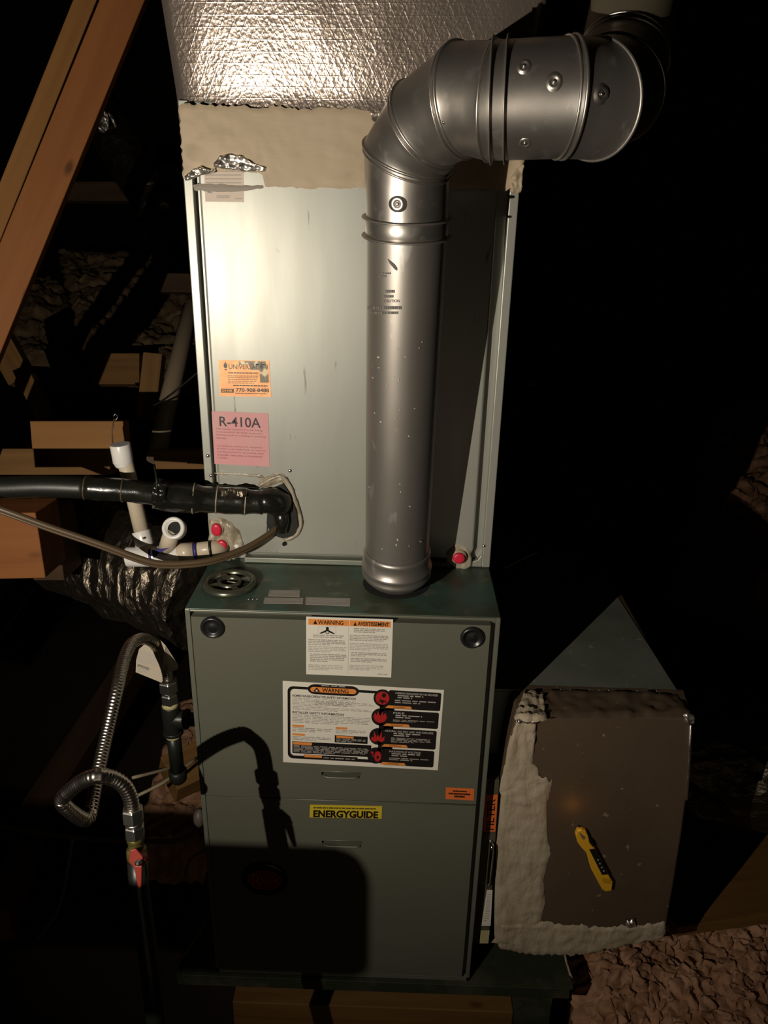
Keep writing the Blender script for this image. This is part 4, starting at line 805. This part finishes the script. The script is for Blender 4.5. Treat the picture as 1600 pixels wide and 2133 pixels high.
# roof truss web and other members behind
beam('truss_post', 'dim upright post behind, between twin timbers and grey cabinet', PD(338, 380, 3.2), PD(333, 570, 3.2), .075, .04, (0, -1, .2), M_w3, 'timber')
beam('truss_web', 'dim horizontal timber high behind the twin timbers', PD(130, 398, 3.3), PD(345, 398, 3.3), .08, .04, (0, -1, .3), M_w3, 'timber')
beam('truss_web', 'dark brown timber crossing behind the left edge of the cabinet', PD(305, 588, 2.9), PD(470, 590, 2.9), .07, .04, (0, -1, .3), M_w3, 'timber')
beam('joist_end', 'olive-yellow joist end below the insulation heap', PD(196, 768, 2.48), PD(290, 768, 2.48), .10, .05, (0, -1, .4), M_w2, 'joist')
beam('joist_end', 'brown upright joist beside the pale slanting pipe', PD(318, 735, 2.2), PD(303, 870, 2.2), .055, .04, (0, -1, .4), M_w2, 'joist')
beam('joist_end', 'olive timber end at the far left edge, under the twin timbers', PD(-10, 700, 2.3), PD(40, 790, 2.3), .075, .05, (0, -1, .4), M_w2, 'joist')
beam('joist_end', 'olive slanting timber at the left, in front of the dark', PD(40, 765, 2.2), PD(90, 870, 2.2), .045, .04, (0, -1, .4), M_w2, 'joist')
mb = MB(); mb.tube([PD(400, 640, 2.1), PD(345, 860, 2.0), PD(325, 960, 1.95)], .024, mat('grey_pipe', (.22, .17, .11), .6), 20); mb.build('slanting_pipe', label='pale beige pipe slanting behind the left edge of the cabinet', cat='pipe')
beam('cut_block', 'orange cut timber end behind the white riser pipe', PD(64, 906, 1.62), PD(258, 906, 1.62), .058, .04, (0, -1, .2), M_w1y, 'timber', cut0=.0)
beam('cross_beam', 'brown beam beneath the cut orange timber end', PD(-60, 962, 1.75), PD(228, 962, 1.75), .060, .05, (0, -1, .2), M_w2, 'timber')
beam('cross_beam', 'brown beam behind the left edge of the cabinet, above the black line', PD(320, 958, 1.85), PD(460, 958, 1.85), .045, .05, (0, -1, .2), M_w2, 'timber')
beam('header_block', 'thick orange timber block at the left edge, under the black line', PD(-70, 1140, 1.42), PD(84, 1137, 1.42), .128, .10, (.25, -1, .1), M_w1, 'timber')
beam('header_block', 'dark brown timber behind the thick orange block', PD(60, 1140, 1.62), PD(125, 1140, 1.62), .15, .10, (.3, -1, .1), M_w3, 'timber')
mb = MB(); mb.tube(spline([PD(170, 180, 3.0), PD(230, 270, 2.95), PD(290, 370, 2.9), PD(360, 470, 2.85)], .05), .085, M_flexd, 24, wob=.12); mb.build('flexible_duct', label='black crinkled flexible duct high behind the twin timbers', cat='duct')
mb = MB(); loft(mb, [(203, 235), (212, 228), (226, 236)], [(206, 275), (216, 278), (226, 268)], M_foilt, lambda x, y: PD(x, y, 2.82), 10, 12, .03, 20, BACK, edge=3)
loft(mb, [(228, 232), (236, 240), (244, 262)], [(226, 236), (232, 250), (240, 266)], M_foilt, lambda x, y: PD(x, y, 2.82), 10, 4, .03, 20, BACK, edge=3); mb.build('foil_scrap', label='glinting foil scrap on the black duct high at the left', cat='foil')
mb = MB(); mb.tube(spline([PD(-160, 1010, 2.3), PD(0, 1060, 2.1), PD(160, 1130, 1.95), PD(300, 1190, 1.82), PD(430, 1240, 1.74)], .03), .125, M_flex, 36, wob=.16); mb.build('flexible_duct', label='silver foil flexible duct low behind the white drain pipes', cat='duct')
mb = MB(); mb.tube(spline([PD(1400, 1560, 2.05), PD(1500, 1580, 2.0), PD(1620, 1590, 1.95), PD(1750, 1600, 1.9)], .03), .17, M_flexd, 36, wob=.10); mb.build('flexible_duct', label='dark crinkled return duct right of the return box', cat='duct')
mb = MB(); mb.tube(spline([PD(1000, 1130, 2.0), PD(1110, 1190, 1.95), PD(1200, 1200, 1.95)], .03), .07, M_flexd, 24, wob=.1); mb.build('flexible_duct', label='dim low duct just right of the cabinet foot', cat='duct')
mb = MB(); mb.tube(spline([PD(1050, 1184, 1.75), PD(1085, 1166, 1.75), PD(1120, 1150, 1.75)], .03), .002, M_cableg, 6); mb.build('thin_wire', label='thin pale wire beside the foot of the cabinet', cat='wire')
mb = MB(); mb.tube(spline([PD(1100, 800, 6.0), PD(1140, 770, 6.2), PD(1215, 712, 6.6)], .1), .10, M_flexd, 16, wob=.1); mb.build('flexible_duct', label='distant flexible duct in the dark right of the cabinet', cat='duct')
mb = MB(); loft(mb, [(1102, 797), (1112, 794), (1120, 794)], [(1100, 804), (1112, 806), (1119, 804)], M_foilt, lambda x, y: PD(x, y, 5.85), 6, 4, .03, 20, BACK, edge=1); mb.build('foil_scrap', label='bright distant foil glint right of the cabinet', cat='foil')
# wires and cables
def cable(name, label, pts_, r, m, cat='cable', step=.02): mb = MB(); mb.tube(spline(pts_, step), r, m, 8); mb.build(name, label=label, cat=cat)
cable('stake_wire', 'thin black wire stake in the pink insulation', [PD(1541, 1896, 2.05), PD(1520, 1960, 1.95), PD(1487, 2046, 1.85)], .003, M_blackpipe, 'wire')
mb = MB(); mb.sphere(PD(1541, 1896, 2.05), .012, M_blackpipe, 8, (1.4, 1, .6)); mb.build('stake_washer', label='small dark washer on top of the wire stake', cat='washer')
cable('low_cable', 'beige cable passing behind the lower end of the drip leg', [PD(276, 1620, 1.62), PD(320, 1609, 1.66), PD(352, 1600, 1.70), PD(410, 1580, 1.8)], .0035, M_cableg)
cable('low_cable', 'beige cable under the drip leg cap', [PD(285, 1658, 1.60), PD(326, 1638, 1.62), PD(352, 1622, 1.64), PD(412, 1578, 1.72)], .0035, M_cableg)
cable('low_cable', 'grey cable loop hanging at the lower left', [PD(150, 1750, 1.5), PD(138, 1830, 1.5), PD(118, 1900, 1.52), PD(70, 1965, 1.55)], .004, M_cabled)
cable('low_cable', 'dark horizontal cable behind the hose loop', [PD(-40, 1715, 1.9), PD(120, 1740, 1.9), PD(270, 1752, 1.88), PD(380, 1748, 1.86), PD(425, 1715, 1.86)], .006, M_cabled)
cable('low_cable', 'thin grey cable beside the furnace foot', [PD(430, 1770, 1.62), PD(396, 1790, 1.62), PD(385, 1830, 1.6)], .003, M_cabled)
cable('low_cable', 'thin grey cable at the lower left of the furnace', [PD(435, 1910, 1.62), PD(400, 1965, 1.6), PD(366, 2010, 1.58)], .003, M_cabled)
cable('thin_wire', 'thin dark wire crossing behind the left cabinet edge', [PD(300, 855, 1.9), PD(345, 830, 1.85), PD(425, 765, 1.8)], .0025, M_blackpipe, 'wire')
mb = MB(); mb.sphere(PD(416, 1703, 1.6), .017, M_cabled, 10, (.8, 1, 1.3)); mb.build('pipe_elbow', label='small dusty fitting at the left edge of the lower door', cat='fitting')
mb = MB(); mb.tube(spline([PD(236, 868, 1.55), PD(241, 862, 1.55), PD(245, 870, 1.55), PD(239, 876, 1.55)], .004), .0012, M_steel, 6); mb.tube([PD(238, 872, 1.55), PD(233, 900, 1.56), PD(236, 935, 1.56)], .0015, M_cable, 6); mb.build('twisted_wire', label='twisted wire tie on the cut orange timber', cat='wire')
beam('attic_joist', 'faint joist running away at the lower left behind the hose', PD(60, 1700, 2.2), PD(300, 1330, 2.9), .09, .1, (0, -.3, 1), M_w3, 'joist')
beam('attic_joist', 'orange joist seen below the drip leg', PD(352, 1610, 1.72), PD(440, 1570, 1.78), .09, .06, (0, -.6, 1), M_w2, 'joist')
beam('attic_joist', 'faint joist at the left edge, low down', PD(-10, 1900, 2.0), PD(60, 1720, 2.3), .06, .1, (0, -.3, 1), M_w2, 'joist')
# added unseen brace and post, shaped to throw the lower door's square shadow
bz = []
t_ = .27; S0 = Vector((.08, 0, .292)); S1 = Vector((.08, 0, -.035))
e0 = LP.lerp(S0, t_); e1 = LP.lerp(S1, t_)
beam('added_shade_bar', 'added unseen pine bar left of the viewpoint, shaped to shade the lower door', Vector((-1.3, e0.y, (e0.z + e1.z) / 2)), Vector((e0.x, e0.y, (e0.z + e1.z) / 2)), abs(e0.z - e1.z), .03, (0, -1, 0), M_w2, 'timber', bevel=.013)
beam('added_bar_post', 'added unseen pine post carrying the shade bar', Vector((-1.25, e0.y + .04, -.45)), Vector((-1.25, e0.y + .04, 2.2)), .09, .04, (0, -1, 0), M_w2, 'timber')
